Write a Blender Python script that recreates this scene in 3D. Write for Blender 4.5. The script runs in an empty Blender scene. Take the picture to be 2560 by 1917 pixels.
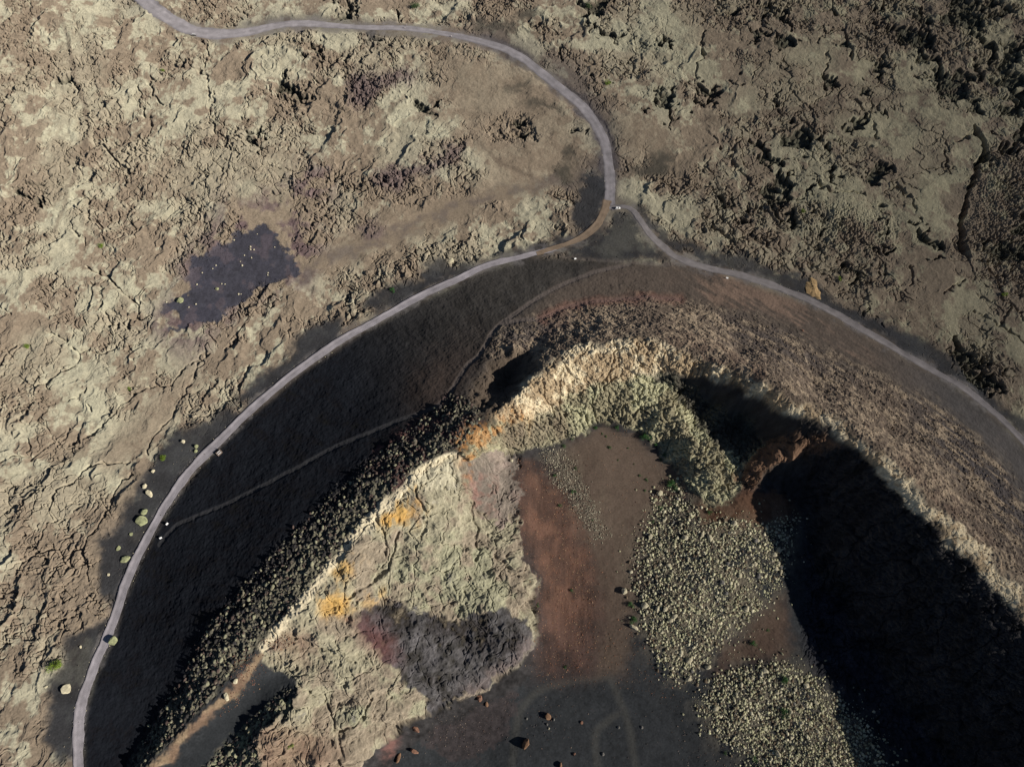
import bpy, bmesh, math, random
import numpy as np
from mathutils import Vector, Matrix

random.seed(7)
RNG = np.random.default_rng(11)
SC = bpy.context.scene
COL = SC.collection

# ---------------------------------------------------------------- camera
PW, PH, F = 2560.0, 1917.0, 1707.0          # photograph size and focal length in its pixels
CAM_H, TILT = 500.0, math.radians(20.0)
cam = bpy.data.cameras.new("camera")
cam.sensor_width = 36.0
cam.lens = 36.0 * F / PW
cam.clip_start, cam.clip_end = 1.0, 20000.0
cam_ob = bpy.data.objects.new("camera", cam)
COL.objects.link(cam_ob)
cam_ob.location = (0, 0, CAM_H)
cam_ob.rotation_euler = (TILT, 0, 0)
SC.camera = cam_ob

# ---------------------------------------------------------------- light
SUN_ELEV = math.radians(29.0)
SUN_DIR = Vector((math.cos(math.radians(-17)) * math.cos(SUN_ELEV),
                  math.sin(math.radians(-17)) * math.cos(SUN_ELEV), math.sin(SUN_ELEV)))
world = bpy.data.worlds.new("World")
SC.world = world
world.use_nodes = True
nt = world.node_tree
sky = nt.nodes.new("ShaderNodeTexSky")
sky.sky_type = 'NISHITA'
sky.sun_disc = False
sky.altitude = 600.0
sky.air_density = 0.7
sky.dust_density = 0.3
sky.sun_elevation = SUN_ELEV
sky.sun_rotation = math.atan2(SUN_DIR.x, SUN_DIR.y)
nt.links.new(sky.outputs[0], nt.nodes["Background"].inputs[0])
nt.nodes["Background"].inputs[1].default_value = 0.05
sun = bpy.data.lights.new("sun", 'SUN')
sun.energy = 5.0
sun.angle = math.radians(0.5)
sun.color = (1.0, 0.95, 0.87)
sun_ob = bpy.data.objects.new("sun", sun)
COL.objects.link(sun_ob)
sun_ob.rotation_euler = SUN_DIR.to_track_quat('Z', 'Y').to_euler()
SC.view_settings.view_transform = 'Standard'
SC.view_settings.look = 'None'
SC.view_settings.exposure = 0.3
SC.view_settings.gamma = 1.0
SC.cycles.max_bounces = 4
SC.cycles.diffuse_bounces = 2

# ---------------------------------------------------------------- helpers: projection
CT, ST = math.cos(TILT), math.sin(TILT)

def unproject(u, v, z):
    """photo pixel + height -> world x, y"""
    u = np.asarray(u, float); v = np.asarray(v, float); z = np.asarray(z, float)
    cx, cy = (u - PW / 2) / F, -(v - PH / 2) / F
    dx, dy, dz = cx, cy * CT + ST, cy * ST - CT
    t = (z - CAM_H) / dz
    return dx * t, dy * t

def project(x, y, z):
    zz = z - CAM_H
    cy = y * CT + zz * ST
    cz = -y * ST + zz * CT
    d = np.maximum(-cz, 1.0)
    return PW / 2 + F * x / d, PH / 2 - F * cy / d

# ---------------------------------------------------------------- helpers: noise
TN = 512
TAB = RNG.random((8, TN, TN)).astype(np.float32)

def vnoise(x, y, seed=0):
    T = TAB[seed % 8]
    ox, oy = (seed * 37.31) % 97, (seed * 53.77) % 89
    x = x + ox; y = y + oy
    ix = np.floor(x).astype(np.int32); iy = np.floor(y).astype(np.int32)
    fx = (x - ix).astype(np.float32); fy = (y - iy).astype(np.float32)
    fx = fx * fx * fx * (fx * (fx * 6 - 15) + 10); fy = fy * fy * fy * (fy * (fy * 6 - 15) + 10)
    x0 = ix & (TN - 1); x1 = (ix + 1) & (TN - 1); y0 = iy & (TN - 1); y1 = (iy + 1) & (TN - 1)
    a = T[y0, x0]; b = T[y0, x1]; c = T[y1, x0]; d = T[y1, x1]
    top = a + (b - a) * fx; bot = c + (d - c) * fx
    return (top + (bot - top) * fy) * 2 - 1

def fbm(x, y, octv=4, seed=0, gain=0.5):
    s = np.zeros_like(x, dtype=np.float32); a = 1.0; n = 0
    c, sn = 0.8, 0.6
    for i in range(octv):
        s += a * vnoise(x, y, seed + i); n += a; a *= gain
        x, y = (x * c - y * sn) * 2.03, (x * sn + y * c) * 2.03
    return s / n * 1.5

def ridged(x, y, octv=3, seed=0, gain=0.5):
    s = np.zeros_like(x, dtype=np.float32); a = 1.0; n = 0
    for i in range(octv):
        s += a * (1 - np.abs(vnoise(x, y, seed + i)) * 2); n += a; a *= gain
        x, y = (x * 0.8 - y * 0.6) * 2.07, (x * 0.6 + y * 0.8) * 2.07
    return s / n

def worley(x, y, seed=0):
    Tx, Ty = TAB[seed % 8], TAB[(seed + 3) % 8]
    ix = np.floor(x).astype(np.int32); iy = np.floor(y).astype(np.int32)
    f1 = np.full(x.shape, 9.0, np.float32); f2 = f1.copy(); cid = np.zeros(x.shape, np.float32)
    for dy in (-1, 0, 1):
        for dx in (-1, 0, 1):
            jx = (ix + dx) & (TN - 1); jy = (iy + dy) & (TN - 1)
            px = Tx[jy, jx] * 0.9; py = Ty[jy, jx] * 0.9
            d = (ix + dx + px - x) ** 2 + (iy + dy + py - y) ** 2
            d = d.astype(np.float32)
            closer = d < f1
            f2 = np.where(closer, f1, np.minimum(f2, d))
            cid = np.where(closer, TAB[(seed + 5) % 8][jy, jx], cid)
            f1 = np.where(closer, d, f1)
    return np.sqrt(f1), np.sqrt(f2), cid

def sstep(a, b, x):
    t = np.clip((x - a) / (b - a), 0, 1)
    return t * t * (3 - 2 * t)

def lin(r, g, b):
    c = np.array([r, g, b], float) / 255
    return np.where(c <= 0.04045, c / 12.92, ((c + 0.055) / 1.055) ** 2.4)

# ---------------------------------------------------------------- traced lines (photo pixels)
ROAD_MAIN = [(318, -40), (358, 0), (404, 35), (440, 58), (478, 76), (537, 87), (607, 84), (680, 68), (758, 60), (860, 67), (928, 70),
             (1017, 72), (1103, 84), (1180, 99), (1258, 122), (1309, 148), (1352, 183), (1414, 233), (1464, 276), (1495, 323),
             (1515, 369), (1523, 428), (1525, 467), (1524, 498), (1527, 525)]
ROAD_LEFT = [(1519, 500), (1512, 523), (1493, 562), (1453, 595), (1394, 618), (1336, 634), (1278, 648), (1219, 663), (1142, 698), (1064, 733),
             (986, 776), (908, 818), (850, 852), (758, 916), (680, 978), (622, 1029), (564, 1087), (505, 1145), (467, 1184),
             (435, 1231), (404, 1277), (373, 1335), (342, 1397), (319, 1448), (303, 1495), (284, 1549), (264, 1600),
             (241, 1650), (222, 1701), (206, 1751), (198, 1802), (196, 1860), (196, 1917), (198, 1990), (210, 2080)]
ROAD_RIGHT = [(1524, 520), (1561, 517), (1585, 529), (1604, 556), (1624, 587), (1651, 612), (1682, 638), (1708, 652), (1778, 673), (1855, 690),
              (1925, 712), (1992, 737), (2050, 764), (2120, 803), (2186, 842), (2252, 881), (2322, 920), (2392, 959),
              (2450, 1002), (2509, 1052), (2560, 1106), (2630, 1180), (2710, 1280)]
TRAIL_LINK = [(1380, 632), (1440, 643), (1560, 652), (1650, 660), (1700, 655)]
TRAIL_UP = [(1575, 660), (1491, 679), (1433, 700), (1386, 722), (1336, 749), (1289, 784), (1250, 811), (1223, 842), (1200, 885),
            (1169, 912), (1138, 959), (1114, 998), (1068, 1025), (1017, 1044), (947, 1072), (848, 1112), (758, 1161),
            (661, 1212), (583, 1250), (525, 1278), (459, 1304), (424, 1331), (400, 1362)]
TRAIL_PINK = [(1250, 811), (1300, 800), (1355, 795), (1433, 762), (1550, 747), (1640, 743), (1700, 748)]
FLOOR_TRAILS = [[(1278, 1930), (1289, 1821), (1309, 1763), (1355, 1724), (1433, 1701), (1511, 1693)],
                [(1526, 1697), (1550, 1751), (1573, 1821), (1592, 1930)],
                [(1495, 1930), (1488, 1841), (1519, 1802), (1545, 1785)]]
OLD_TRACK = [(1440, 452), (1336, 467), (1258, 478), (1200, 502), (1122, 529), (1044, 560), (967, 599), (889, 626), (820, 650), (760, 690)]
CREST = [(300, 1960, 14), (390, 1885, 23), (480, 1800, 30), (560, 1705, 36), (635, 1610, 41), (700, 1565, 44.5), (800, 1440, 47), (880, 1340, 49), (960, 1245, 51),
         (1060, 1165, 53), (1150, 1125, 53), (1200, 1075, 52), (1255, 1040, 51), (1315, 985, 52), (1370, 930, 54), (1450, 888, 55),
         (1560, 864, 56), (1660, 876, 56), (1760, 917, 56), (1860, 972, 56), (1960, 1032, 56), (2060, 1088, 59), (2150, 1140, 62),
         (2240, 1218, 64), (2320, 1297, 65), (2400, 1377, 65), (2480, 1455, 64), (2570, 1548, 63), (2700, 1720, 60), (2780, 2000, 56),
         (2650, 2350, 46), (2100, 2650, 40), (1300, 2650, 16), (700, 2400, 10), (400, 2120, 10), (300, 1960, 14)]

def spline(pts, n=8):
    P = np.array(pts, float)
    P = np.vstack([2 * P[0] - P[1], P, 2 * P[-1] - P[-2]])
    out = []
    for i in range(1, len(P) - 2):
        p0, p1, p2, p3 = P[i - 1], P[i], P[i + 1], P[i + 2]
        for k in range(n):
            t = k / n
            out.append(0.5 * ((2 * p1) + (-p0 + p2) * t + (2 * p0 - 5 * p1 + 4 * p2 - p3) * t * t + (-p0 + 3 * p1 - 3 * p2 + p3) * t ** 3))
    out.append(P[-2])
    return np.array(out)

# ---------------------------------------------------------------- landform: control heights -> smooth surface
ctl = []
def cpts(lst): ctl.extend(lst)
def cline(pts, z, n=2):
    for p in spline(pts, n): ctl.append((p[0], p[1], z if np.isscalar(z) else z(p)))
cline(ROAD_MAIN, 0.0, 1); cline(ROAD_LEFT[2:], 4.0, 1); cline(ROAD_RIGHT[3:], 6.0, 1)
for p in spline(CREST, 3): ctl.append(tuple(p))
for (u, v) in [(0, 0), (0, 500), (0, 1000), (0, 1500), (0, 1917), (-500, 0), (-500, 1000), (-500, 2000), (700, 300), (300, 300), (300, 700),
               (200, 1200), (1000, 300), (700, 600), (1200, 500), (900, 650), (2000, 300), (2560, 0), (2560, 500), (1800, 550), (2300, 750),
               (2560, 900), (3000, 500), (3000, 1000), (1500, -100), (800, -300), (2200, -300), (-300, -300), (3000, -200), (400, 1000),
               (80, 1700), (2100, 600), (1800, 200), (2700, 1050), (3100, 1700), (-500, 2800), (600, 3000), (2200, 3400), (3200, 2600)]:
    ctl.append((u, v, 0.0))
# outside of the knobbly rim band
cpts([(1114, 998, 41), (1040, 1050, 40), (940, 1125, 39), (850, 1190, 38.5), (780, 1250, 38), (720, 1310, 37), (650, 1390, 35.5), (590, 1460, 33), (530, 1520, 30.5),
      (490, 1590, 28), (460, 1670, 25), (430, 1750, 21), (390, 1850, 15), (340, 1930, 9)])
# outer slope above
cpts([(1200, 885, 36), (1255, 812, 28), (1336, 752, 20), (1340, 850, 37), (1440, 765, 22), (1433, 820, 37), (1560, 745, 20), (1560, 800, 37), (1700, 748, 21),
      (1700, 810, 38), (1800, 780, 24), (1850, 880, 42), (2000, 850, 26), (2030, 970, 42), (2230, 960, 30), (2220, 1080, 46), (2470, 1130, 31), (2420, 1250, 48), (2620, 1330, 33)])
# pit beside the rim
cpts([(1268, 948, 29), (1298, 912, 32), (1245, 972, 33), (1190, 965, 42), (1225, 952, 41), (1255, 918, 41), (1215, 905, 41), (1290, 878, 42), (1345, 900, 50), (1325, 935, 52), (1300, 965, 52), (1262, 1005, 51), (1220, 1008, 48)])
# upper inner wall
cpts([(1400, 985, 40), (1450, 965, 40), (1530, 945, 43), (1600, 930, 44), (1690, 945, 42), (1270, 1140, 12), (1340, 1112, 14), (1420, 1092, 14), (1510, 1058, 16), (1590, 1074, 13), (1640, 1102, 11),
      (1725, 1238, 3), (1770, 1268, 4), (1350, 1040, 34), (1450, 1030, 27), (1560, 1010, 30), (1640, 1020, 30)])
# recess and spur
cpts([(1640, 950, 36), (1700, 975, 29), (1770, 1005, 22), (1850, 1042, 20), (1880, 1072, 20), (1650, 1040, 31), (1700, 1078, 27), (1740, 1132, 23), (1770, 1192, 16), (1790, 1240, 8), (1682, 1118, 8), (1705, 1180, 5),
      (1770, 1060, 22), (1830, 1100, 20), (1850, 1150, 16), (1830, 1210, 11),
      (2000, 1112, 46), (1935, 1140, 36), (1890, 1180, 24), (1845, 1230, 12), (1922, 1080, 32), (2010, 1180, 20), (2080, 1180, 32)])
# hidden inner wall on the right and its foot
cpts([(2000, 1260, -2), (2040, 1360, -8), (2110, 1490, -12), (2200, 1630, -14), (2290, 1790, -14), (2390, 1950, -14), (2500, 2300, -15), (2110, 1365, 18), (2250, 1530, 18), (2380, 1710, 18)])
# floor and talus
cpts([(1400, 1780, -16), (1600, 1800, -16), (1300, 1880, -17), (1600, 1900, -17), (1450, 1900, -17), (2100, 1700, -14), (1250, 1740, -15), (1050, 1880, -13), (1350, 1650, -14),
      (1560, 1570, -11), (1500, 1450, -8), (1480, 1300, 0), (1500, 1160, 9), (1345, 1400, -3), (1305, 1260, 6), (1650, 1300, -1), (1720, 1300, 4), (1760, 1400, 3), (1700, 1500, 0), (1860, 1400, 3),
      (1800, 1600, -7), (1900, 1500, -5), (1950, 1400, -2), (1850, 1620, -12), (1770, 1690, -13), (1850, 1770, -10), (1960, 1700, -9), (2010, 1800, -11), (2080, 1860, -12), (1900, 1880, -13),
      (1860, 1290, 8), (1930, 1210, 14), (1970, 1290, 5), (1700, 2200, -17), (1200, 2200, -15)])
# left inner wall: ledge edge over its foot
cpts([(1300, 1400, 7), (1320, 1480, 8), (1318, 1600, 5), (1290, 1660, 3), (1160, 1735, 3), (1072, 1776, 5), (965, 1848, 9), (890, 1920, 11)])
cpts([(1347, 1490, -8), (1347, 1600, -12), (1315, 1690, -14), (1180, 1760, -14.5), (1085, 1800, -13), (990, 1870, -12), (915, 1940, -12)])
cpts([(1150, 1450, 22), (1050, 1400, 33), (1000, 1560, 22), (1130, 1620, 9), (1240, 1590, 9), (900, 1750, 27), (1000, 1780, 13), (1150, 1300, 27), (1225, 1350, 17), (1230, 1240, 16), (800, 1750, 32),
      (780, 1880, 28), (850, 1620, 33), (950, 1450, 37)])
# lower left: ash valley and second ridge
cpts([(560, 1850, 24), (600, 1790, 26), (650, 1720, 29), (700, 1685, 31), (480, 1917, 20), (735, 1705, 34), (740, 1735, 36), (690, 1790, 35), (640, 1830, 34), (640, 1917, 32), (555, 1905, 24),
      (430, 1900, 20), (530, 1800, 28), (610, 1700, 34), (655, 1665, 35)])
ctl = np.array(ctl, float)
cxw, cyw = unproject(ctl[:, 0], ctl[:, 1], ctl[:, 2])
far = np.array([(sx * 1500, sy * 1500 + 200, 0) for sx in (-1, 0, 1) for sy in (-1, 0, 1) if sx or sy] +
               [(sx * 6000, sy * 6000, 0) for sx in (-1, 0, 1) for sy in (-1, 0, 1) if sx or sy], float)
CX = np.concatenate([cxw, far[:, 0]]); CY = np.concatenate([cyw, far[:, 1]]); CZ = np.concatenate([ctl[:, 2], far[:, 2]])
D = np.hypot(CX[:, None] - CX[None], CY[:, None] - CY[None])
n = len(CX)
A = np.zeros((n + 1, n + 1)); A[:n, :n] = -np.sqrt(D * D + 4.0) + np.eye(n) * 0.6; A[:n, n] = 1; A[n, :n] = 1
W = np.linalg.solve(A, np.concatenate([CZ, [0]]))

def base_eval(x, y):
    s = np.full(x.shape, W[n])
    for i in range(n): s -= W[i] * np.sqrt((x - CX[i]) ** 2 + (y - CY[i]) ** 2 + 4.0)
    return s

# ---------------------------------------------------------------- world grid (fine where the photo looks, coarse to the horizon)
def axis(segs):
    out = [segs[0][0]]
    for a, b, s0, s1 in segs:
        p = a
        while p < b:
            t = (p - a) / (b - a)
            p += s0 + (s1 - s0) * t
            out.append(p)
    return np.array(out)
gx = axis([(-520, 520, 0.48, 0.48)])
ext = [520 + 4.0 * (1.12 ** k - 1) / 0.12 for k in range(1, 46)]
gx = np.concatenate([[-e for e in ext[::-1]], gx, ext])
gy = axis([(-95, 120, 0.45, 0.45), (120, 350, 0.45, 0.55), (350, 600, 0.55, 0.8)])
gy = np.concatenate([[-95 - (e - 520) for e in ext[::-1]], gy, [gy[-1] + (e - 520) for e in ext]])
NX, NY = len(gx), len(gy)
print("grid", NX, NY, NX * NY)
# evaluate the smooth landform on a coarse lattice and interpolate
lx = np.concatenate([gx[gx < -560][::2], np.arange(-560, 561, 3.0), gx[gx > 562][::2], [gx[-1]]]); ly = np.concatenate([gy[gy < -140][::2], np.arange(-140, 641, 3.0), gy[gy > 642][::2], [gy[-1]]])
LX, LY = np.meshgrid(lx, ly)
LZ = base_eval(LX, LY)
def lattice(x, y):
    i = np.clip(np.searchsorted(lx, x) - 1, 0, len(lx) - 2); j = np.clip(np.searchsorted(ly, y) - 1, 0, len(ly) - 2)
    fx = np.clip((x - lx[i]) / (lx[i + 1] - lx[i]), 0, 1); fy = np.clip((y - ly[j]) / (ly[j + 1] - ly[j]), 0, 1)
    return (LZ[j, i] * (1 - fx) + LZ[j, i + 1] * fx) * (1 - fy) + (LZ[j + 1, i] * (1 - fx) + LZ[j + 1, i + 1] * fx) * fy
X, Y = np.meshgrid(gx, gy)
X = X.astype(np.float32); Y = Y.astype(np.float32)
ix = np.clip(np.searchsorted(lx, gx) - 1, 0, len(lx) - 2); fx = (gx - lx[ix]) / (lx[ix + 1] - lx[ix])
rowz = LZ[:, ix] * (1 - fx) + LZ[:, ix + 1] * fx
iy = np.clip(np.searchsorted(ly, gy) - 1, 0, len(ly) - 2); fy = ((gy - ly[iy]) / (ly[iy + 1] - ly[iy]))[:, None]
Z0 = (rowz[iy] * (1 - fy) + rowz[iy + 1] * fy).astype(np.float32)

# ---------------------------------------------------------------- masks traced on the photo, looked up through the ground point they belong to
U, V = project(X, Y, Z0)
U = np.clip(U, -1500, 4000).astype(np.float32); V = np.clip(V, -1500, 3500).astype(np.float32)
w1 = fbm(X / 14, Y / 14, 3, 20); w2 = fbm(X / 14, Y / 14, 3, 24)
w3 = vnoise(X / 3.2, Y / 3.2, 28); w4 = vnoise(X / 3.2, Y / 3.2, 29)
w5 = vnoise(X / 1.1, Y / 1.1, 26); w6 = vnoise(X / 1.1, Y / 1.1, 27)
UW = U + w1 * 13 + w3 * 6 + w5 * 3; VW = V + w2 * 13 + w4 * 6 + w6 * 3
MS = 4.0; MX0, MY0, MW, MH = -600, -600, 940, 800
mgx = MX0 + np.arange(MW) * MS; mgy = MY0 + np.arange(MH) * MS

def blur(m, s):
    if s <= 0: return m
    r = int(3 * s + 1); k = np.exp(-0.5 * (np.arange(-r, r + 1) / s) ** 2); k /= k.sum()
    m = np.apply_along_axis(lambda a: np.convolve(a, k, 'same'), 0, m)
    return np.apply_along_axis(lambda a: np.convolve(a, k, 'same'), 1, m)

def raster(poly):
    P = np.array(poly, float)
    inside = np.zeros((MH, MW), bool)
    gxm, gym = mgx[None, :], mgy[:, None]
    for a, b in zip(P, np.roll(P, -1, 0)):
        if a[1] == b[1]: continue
        cond = (a[1] > gym) != (b[1] > gym)
        xi = (b[0] - a[0]) * (gym - a[1]) / (b[1] - a[1]) + a[0]
        inside ^= cond & (gxm < xi)
    return inside.astype(float)

def sample(m, u, v):
    a = np.clip((u - MX0) / MS, 0, MW - 1.001); b = np.clip((v - MY0) / MS, 0, MH - 1.001)
    i = a.astype(np.int32); j = b.astype(np.int32); fa = (a - i).astype(np.float32); fb = (b - j).astype(np.float32)
    m = m.astype(np.float32)
    t = m[j, i] * (1 - fa) + m[j, i + 1] * fa
    return t + (m[j + 1, i] * (1 - fa) + m[j + 1, i + 1] * fa - t) * fb

def zone(polys, soft=8, warp=True, sharp=True):
    """soft in photo pixels"""
    if np.isscalar(polys[0][0]): polys = [polys]
    m = np.zeros((MH, MW))
    for p in polys: m = np.maximum(m, raster(p))
    r = sample(blur(m, soft / MS), UW if warp else U, VW if warp else V)
    return r

def ell(u, v, a, b, ang=0, k=14):
    t = np.linspace(0, 2 * math.pi, k, endpoint=False); c, s = math.cos(math.radians(ang)), math.sin(math.radians(ang))
    return [(u + a * math.cos(q) * c - b * math.sin(q) * s, v + a * math.cos(q) * s + b * math.sin(q) * c) for q in t]

DS = 2.5; DW, DH = 1120, 860                      # distance lattice over the frame
dgx = -100 + np.arange(DW) * DS; dgy = -100 + np.arange(DH) * DS
def dist_lines(lines, reach=60):
    m = np.full((DH, DW), float(reach), np.float32)
    for L in lines:
        L = np.array(L, float)
        for a, b in zip(L[:-1], L[1:]):
            x0, x1 = min(a[0], b[0]) - reach, max(a[0], b[0]) + reach; y0, y1 = min(a[1], b[1]) - reach, max(a[1], b[1]) + reach
            i0, i1 = np.searchsorted(dgx, [x0, x1]); j0, j1 = np.searchsorted(dgy, [y0, y1])
            if i0 >= i1 or j0 >= j1: continue
            px = dgx[None, i0:i1]; py = dgy[j0:j1, None]
            ab = b - a; q = max((ab ** 2).sum(), 1e-6)
            t = np.clip(((px - a[0]) * ab[0] + (py - a[1]) * ab[1]) / q, 0, 1)
            d = np.hypot(px - a[0] - t * ab[0], py - a[1] - t * ab[1])
            m[j0:j1, i0:i1] = np.minimum(m[j0:j1, i0:i1], d)
    return m
def sample_d(m, u, v):
    a = np.clip((u + 100) / DS, 0, DW - 1.001); b = np.clip((v + 100) / DS, 0, DH - 1.001)
    i = a.astype(np.int32); j = b.astype(np.int32); fa = (a - i).astype(np.float32); fb = (b - j).astype(np.float32)
    t = m[j, i] * (1 - fa) + m[j, i + 1] * fa
    return t + (m[j + 1, i] * (1 - fa) + m[j + 1, i + 1] * fa - t) * fb
def linemask(lines, wid, soft, warp=0.3, smooth=4):
    D = dist_lines([spline(l, smooth) if smooth else l for l in lines], wid + soft * 2 + 6)
    return 1 - sstep(wid - soft, wid + soft, sample_d(D, U + w1 * 13 * warp + w3 * 4 * warp, V + w2 * 13 * warp + w4 * 4 * warp))

def z1(o, pts, s=0.3888): return [(o[0] + a * s, o[1] + b * s) for a, b in pts]
A1, A2, A3, A4, A5, A6, A7, A8, A9 = (0, 0), (850, 0), (1700, 0), (0, 640), (850, 640), (1700, 640), (0, 1277), (850, 1277), (1700, 1277)

CONE = [(1336, 640), (1219, 672), (1064, 745), (908, 828), (758, 926), (622, 1040), (505, 1156), (447, 1231), (390, 1320), (342, 1420), (308, 1500),
        (278, 1600), (236, 1690), (212, 1770), (206, 1860), (206, 2000), (250, 2400), (700, 2900), (2500, 2900), (3300, 2100), (2900, 1500), (2700, 1290), (2560, 1120), (2509, 1064),
        (2450, 1014), (2392, 970), (2252, 893), (2120, 815), (1992, 748), (1855, 700), (1708, 660), (1560, 652), (1440, 645)]
INNER = [(c[0], c[1]) for c in CREST[:-1]]
LEFT_ASH = [(1336, 640), (1219, 666), (1064, 738), (908, 822), (758, 920), (622, 1033), (505, 1149), (447, 1221), (390, 1310), (335, 1420), (303, 1500),
            (270, 1600), (230, 1690), (206, 1770), (200, 1860), (196, 2000), (200, 2500), (330, 2300), (320, 1930), (362, 1870), (400, 1790), (432, 1720), (462, 1640), (485, 1580), (540, 1508), (590, 1458),
            (650, 1390), (720, 1310), (790, 1240), (850, 1195), (930, 1125), (1000, 1075), (1070, 1030), (1114, 998), (1140, 955), (1170, 912),
            (1200, 885), (1225, 840), (1255, 808), (1336, 748), (1433, 698), (1560, 660), (1440, 640)]
RIGHT_ASH = [(1433, 700), (1560, 650), (1700, 655), (1850, 692), (1990, 742), (2120, 808), (2250, 886), (2400, 968), (2510, 1058), (2700, 1280), (2700, 1420), (2560, 1230), (2470, 1110), (2340, 1010),
             (2230, 945), (2100, 885), (1980, 830), (1880, 790), (1790, 770), (1700, 748), (1560, 742), (1430, 766), (1300, 800), (1260, 810), (1336, 750)]
OUT_ROCK = [(1215, 860), (1260, 825), (1340, 792), (1440, 768), (1560, 747), (1700, 750), (1800, 776), (1900, 800), (2000, 846), (2100, 895), (2230, 950), (2350, 1020), (2470, 1120), (2560, 1230), (2700, 1400), (2800, 1700),
            (2640, 1580), (2560, 1490), (2480, 1415), (2400, 1345), (2310, 1260), (2230, 1180), (2150, 1110), (2060, 1055), (1960, 1006), (1860, 956), (1760, 903), (1660, 863), (1560, 848),
            (1450, 865), (1380, 892), (1320, 920), (1240, 900)]
PALE = [(1215, 1040), (1262, 1018), (1310, 960), (1370, 910), (1450, 868), (1550, 848), (1650, 856), (1760, 893), (1860, 940), (1960, 990), (2060, 1038), (2130, 1083), (2200, 1133), (2280, 1210), (2360, 1287),
        (2440, 1359), (2510, 1422), (2570, 1482), (2700, 1650), (2660, 1690), (2552, 1540), (2470, 1455), (2428, 1402), (2350, 1332), (2300, 1286), (2240, 1228), (2195, 1176), (2128, 1112), (2070, 1066), (2010, 1046), (1930, 1022), (1880, 988), (1815, 946),
        (1720, 934), (1620, 925), (1560, 945), (1450, 975), (1400, 1010), (1330, 1040), (1250, 1060)]
UP_WALL = [(1150, 1135), (1200, 1070), (1250, 1035), (1330, 1035), (1450, 960), (1600, 920), (1700, 945), (1750, 985), (1880, 1050), (1915, 1110), (1880, 1180), (1830, 1250), (1770, 1265), (1720, 1225), (1680, 1155), (1640, 1105),
           (1590, 1074), (1510, 1056), (1420, 1092), (1330, 1112), (1270, 1140), (1200, 1180)]
LEFT_WALL = [(1190, 1110), (1055, 1162), (952, 1245), (870, 1340), (790, 1440), (712, 1540), (648, 1605), (655, 1650), (745, 1685), (745, 1735), (700, 1800), (645, 1840), (640, 1930), (640, 2100), (850, 2100), (890, 1925), (960, 1850),
             (1075, 1775), (1172, 1744), (1300, 1668), (1336, 1600), (1341, 1480), (1312, 1400), (1292, 1300), (1290, 1200), (1240, 1140)]
DARKROCK = [(895, 1570), (925, 1505), (1000, 1515), (1060, 1530), (1110, 1545), (1170, 1540), (1250, 1522), (1315, 1545), (1327, 1600), (1305, 1655), (1250, 1685), (1160, 1742),
            (1080, 1780), (1070, 1740), (1010, 1690), (950, 1640), (920, 1610)]
KNOB = [(1130, 985), (1200, 1010), (1200, 1060), (1150, 1115), (1060, 1158), (960, 1240), (880, 1335), (800, 1432), (720, 1535), (650, 1590), (590, 1660), (520, 1745), (430, 1840), (340, 1925), (200, 2060),
        (260, 2060), (300, 1960), (362, 1850), (400, 1780), (455, 1700), (485, 1632), (522, 1562), (580, 1490), (656, 1408), (734, 1330), (804, 1262), (864, 1210), (942, 1138), (1048, 1070)]
KNOB2 = [(735, 1712), (700, 1790), (640, 1835), (635, 1930), (500, 1930), (560, 1860), (620, 1800), (680, 1755)]
RED_TALUS = [(1290, 1150), (1340, 1150), (1400, 1200), (1440, 1290), (1480, 1400), (1500, 1560), (1470, 1690), (1360, 1700), (1325, 1660), (1330, 1560), (1340, 1470), (1320, 1390), (1285, 1300), (1290, 1210)]
BROWN_TALUS = [(1400, 1130), (1430, 1090), (1510, 1056), (1600, 1076), (1680, 1150), (1730, 1235), (1650, 1290), (1610, 1350), (1600, 1480), (1590, 1600), (1560, 1690), (1470, 1690), (1500, 1540), (1480, 1400), (1440, 1280)]
SCREE1 = [(1690, 1190), (1650, 1235), (1620, 1290), (1590, 1370), (1588, 1450), (1610, 1560), (1640, 1640), (1700, 1720), (1760, 1660), (1830, 1590), (1900, 1520), (1950, 1450), (1970, 1400),
          (1985, 1320), (1990, 1285), (1900, 1310), (1800, 1290), (1770, 1310), (1725, 1250)]
SCREE2 = [(1735, 1760), (1790, 1690), (1880, 1660), (1960, 1650), (2010, 1680), (2070, 1730), (2150, 1790), (2200, 1850), (2200, 1990), (1900, 1990), (1880, 1900), (1800, 1850)]
SCREE3 = [(1350, 1130), (1400, 1120), (1440, 1180), (1480, 1260), (1520, 1340), (1490, 1350), (1440, 1270), (1390, 1200)]
BROWN_HILL = [(1830, 1250), (1900, 1175), (1935, 1165), (1975, 1240), (1995, 1310), (1850, 1318), (1770, 1320), (1725, 1250)]
ORANGE_RIB = [(1840, 1200), (1900, 1130), (1960, 1090), (2060, 1080), (2110, 1110), (2000, 1135), (1940, 1165), (1880, 1220)]
PATCH_BLACK = [(641, 555), (661, 547), (670, 573), (677, 593), (697, 594), (723, 631), (750, 670), (744, 687), (708, 703), (668, 708), (634, 721), (617, 745), (581, 765), (559, 794),
               (550, 808), (509, 817), (481, 823), (451, 832), (411, 823), (447, 808), (445, 781), (400, 774), (418, 756), (445, 736), (485, 716), (480, 703), (453, 685), (485, 689), (485, 658), (476, 647),
               (516, 636), (536, 620), (572, 607), (588, 582), (610, 585), (641, 574)]
HALO = [(560, 500), (640, 510), (720, 480), (770, 390), (820, 410), (840, 480), (780, 560), (820, 640), (760, 740), (640, 740), (590, 790), (520, 850), (520, 900), (430, 880), (380, 840), (370, 790), (440, 720), (440, 660), (520, 590)]
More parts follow.
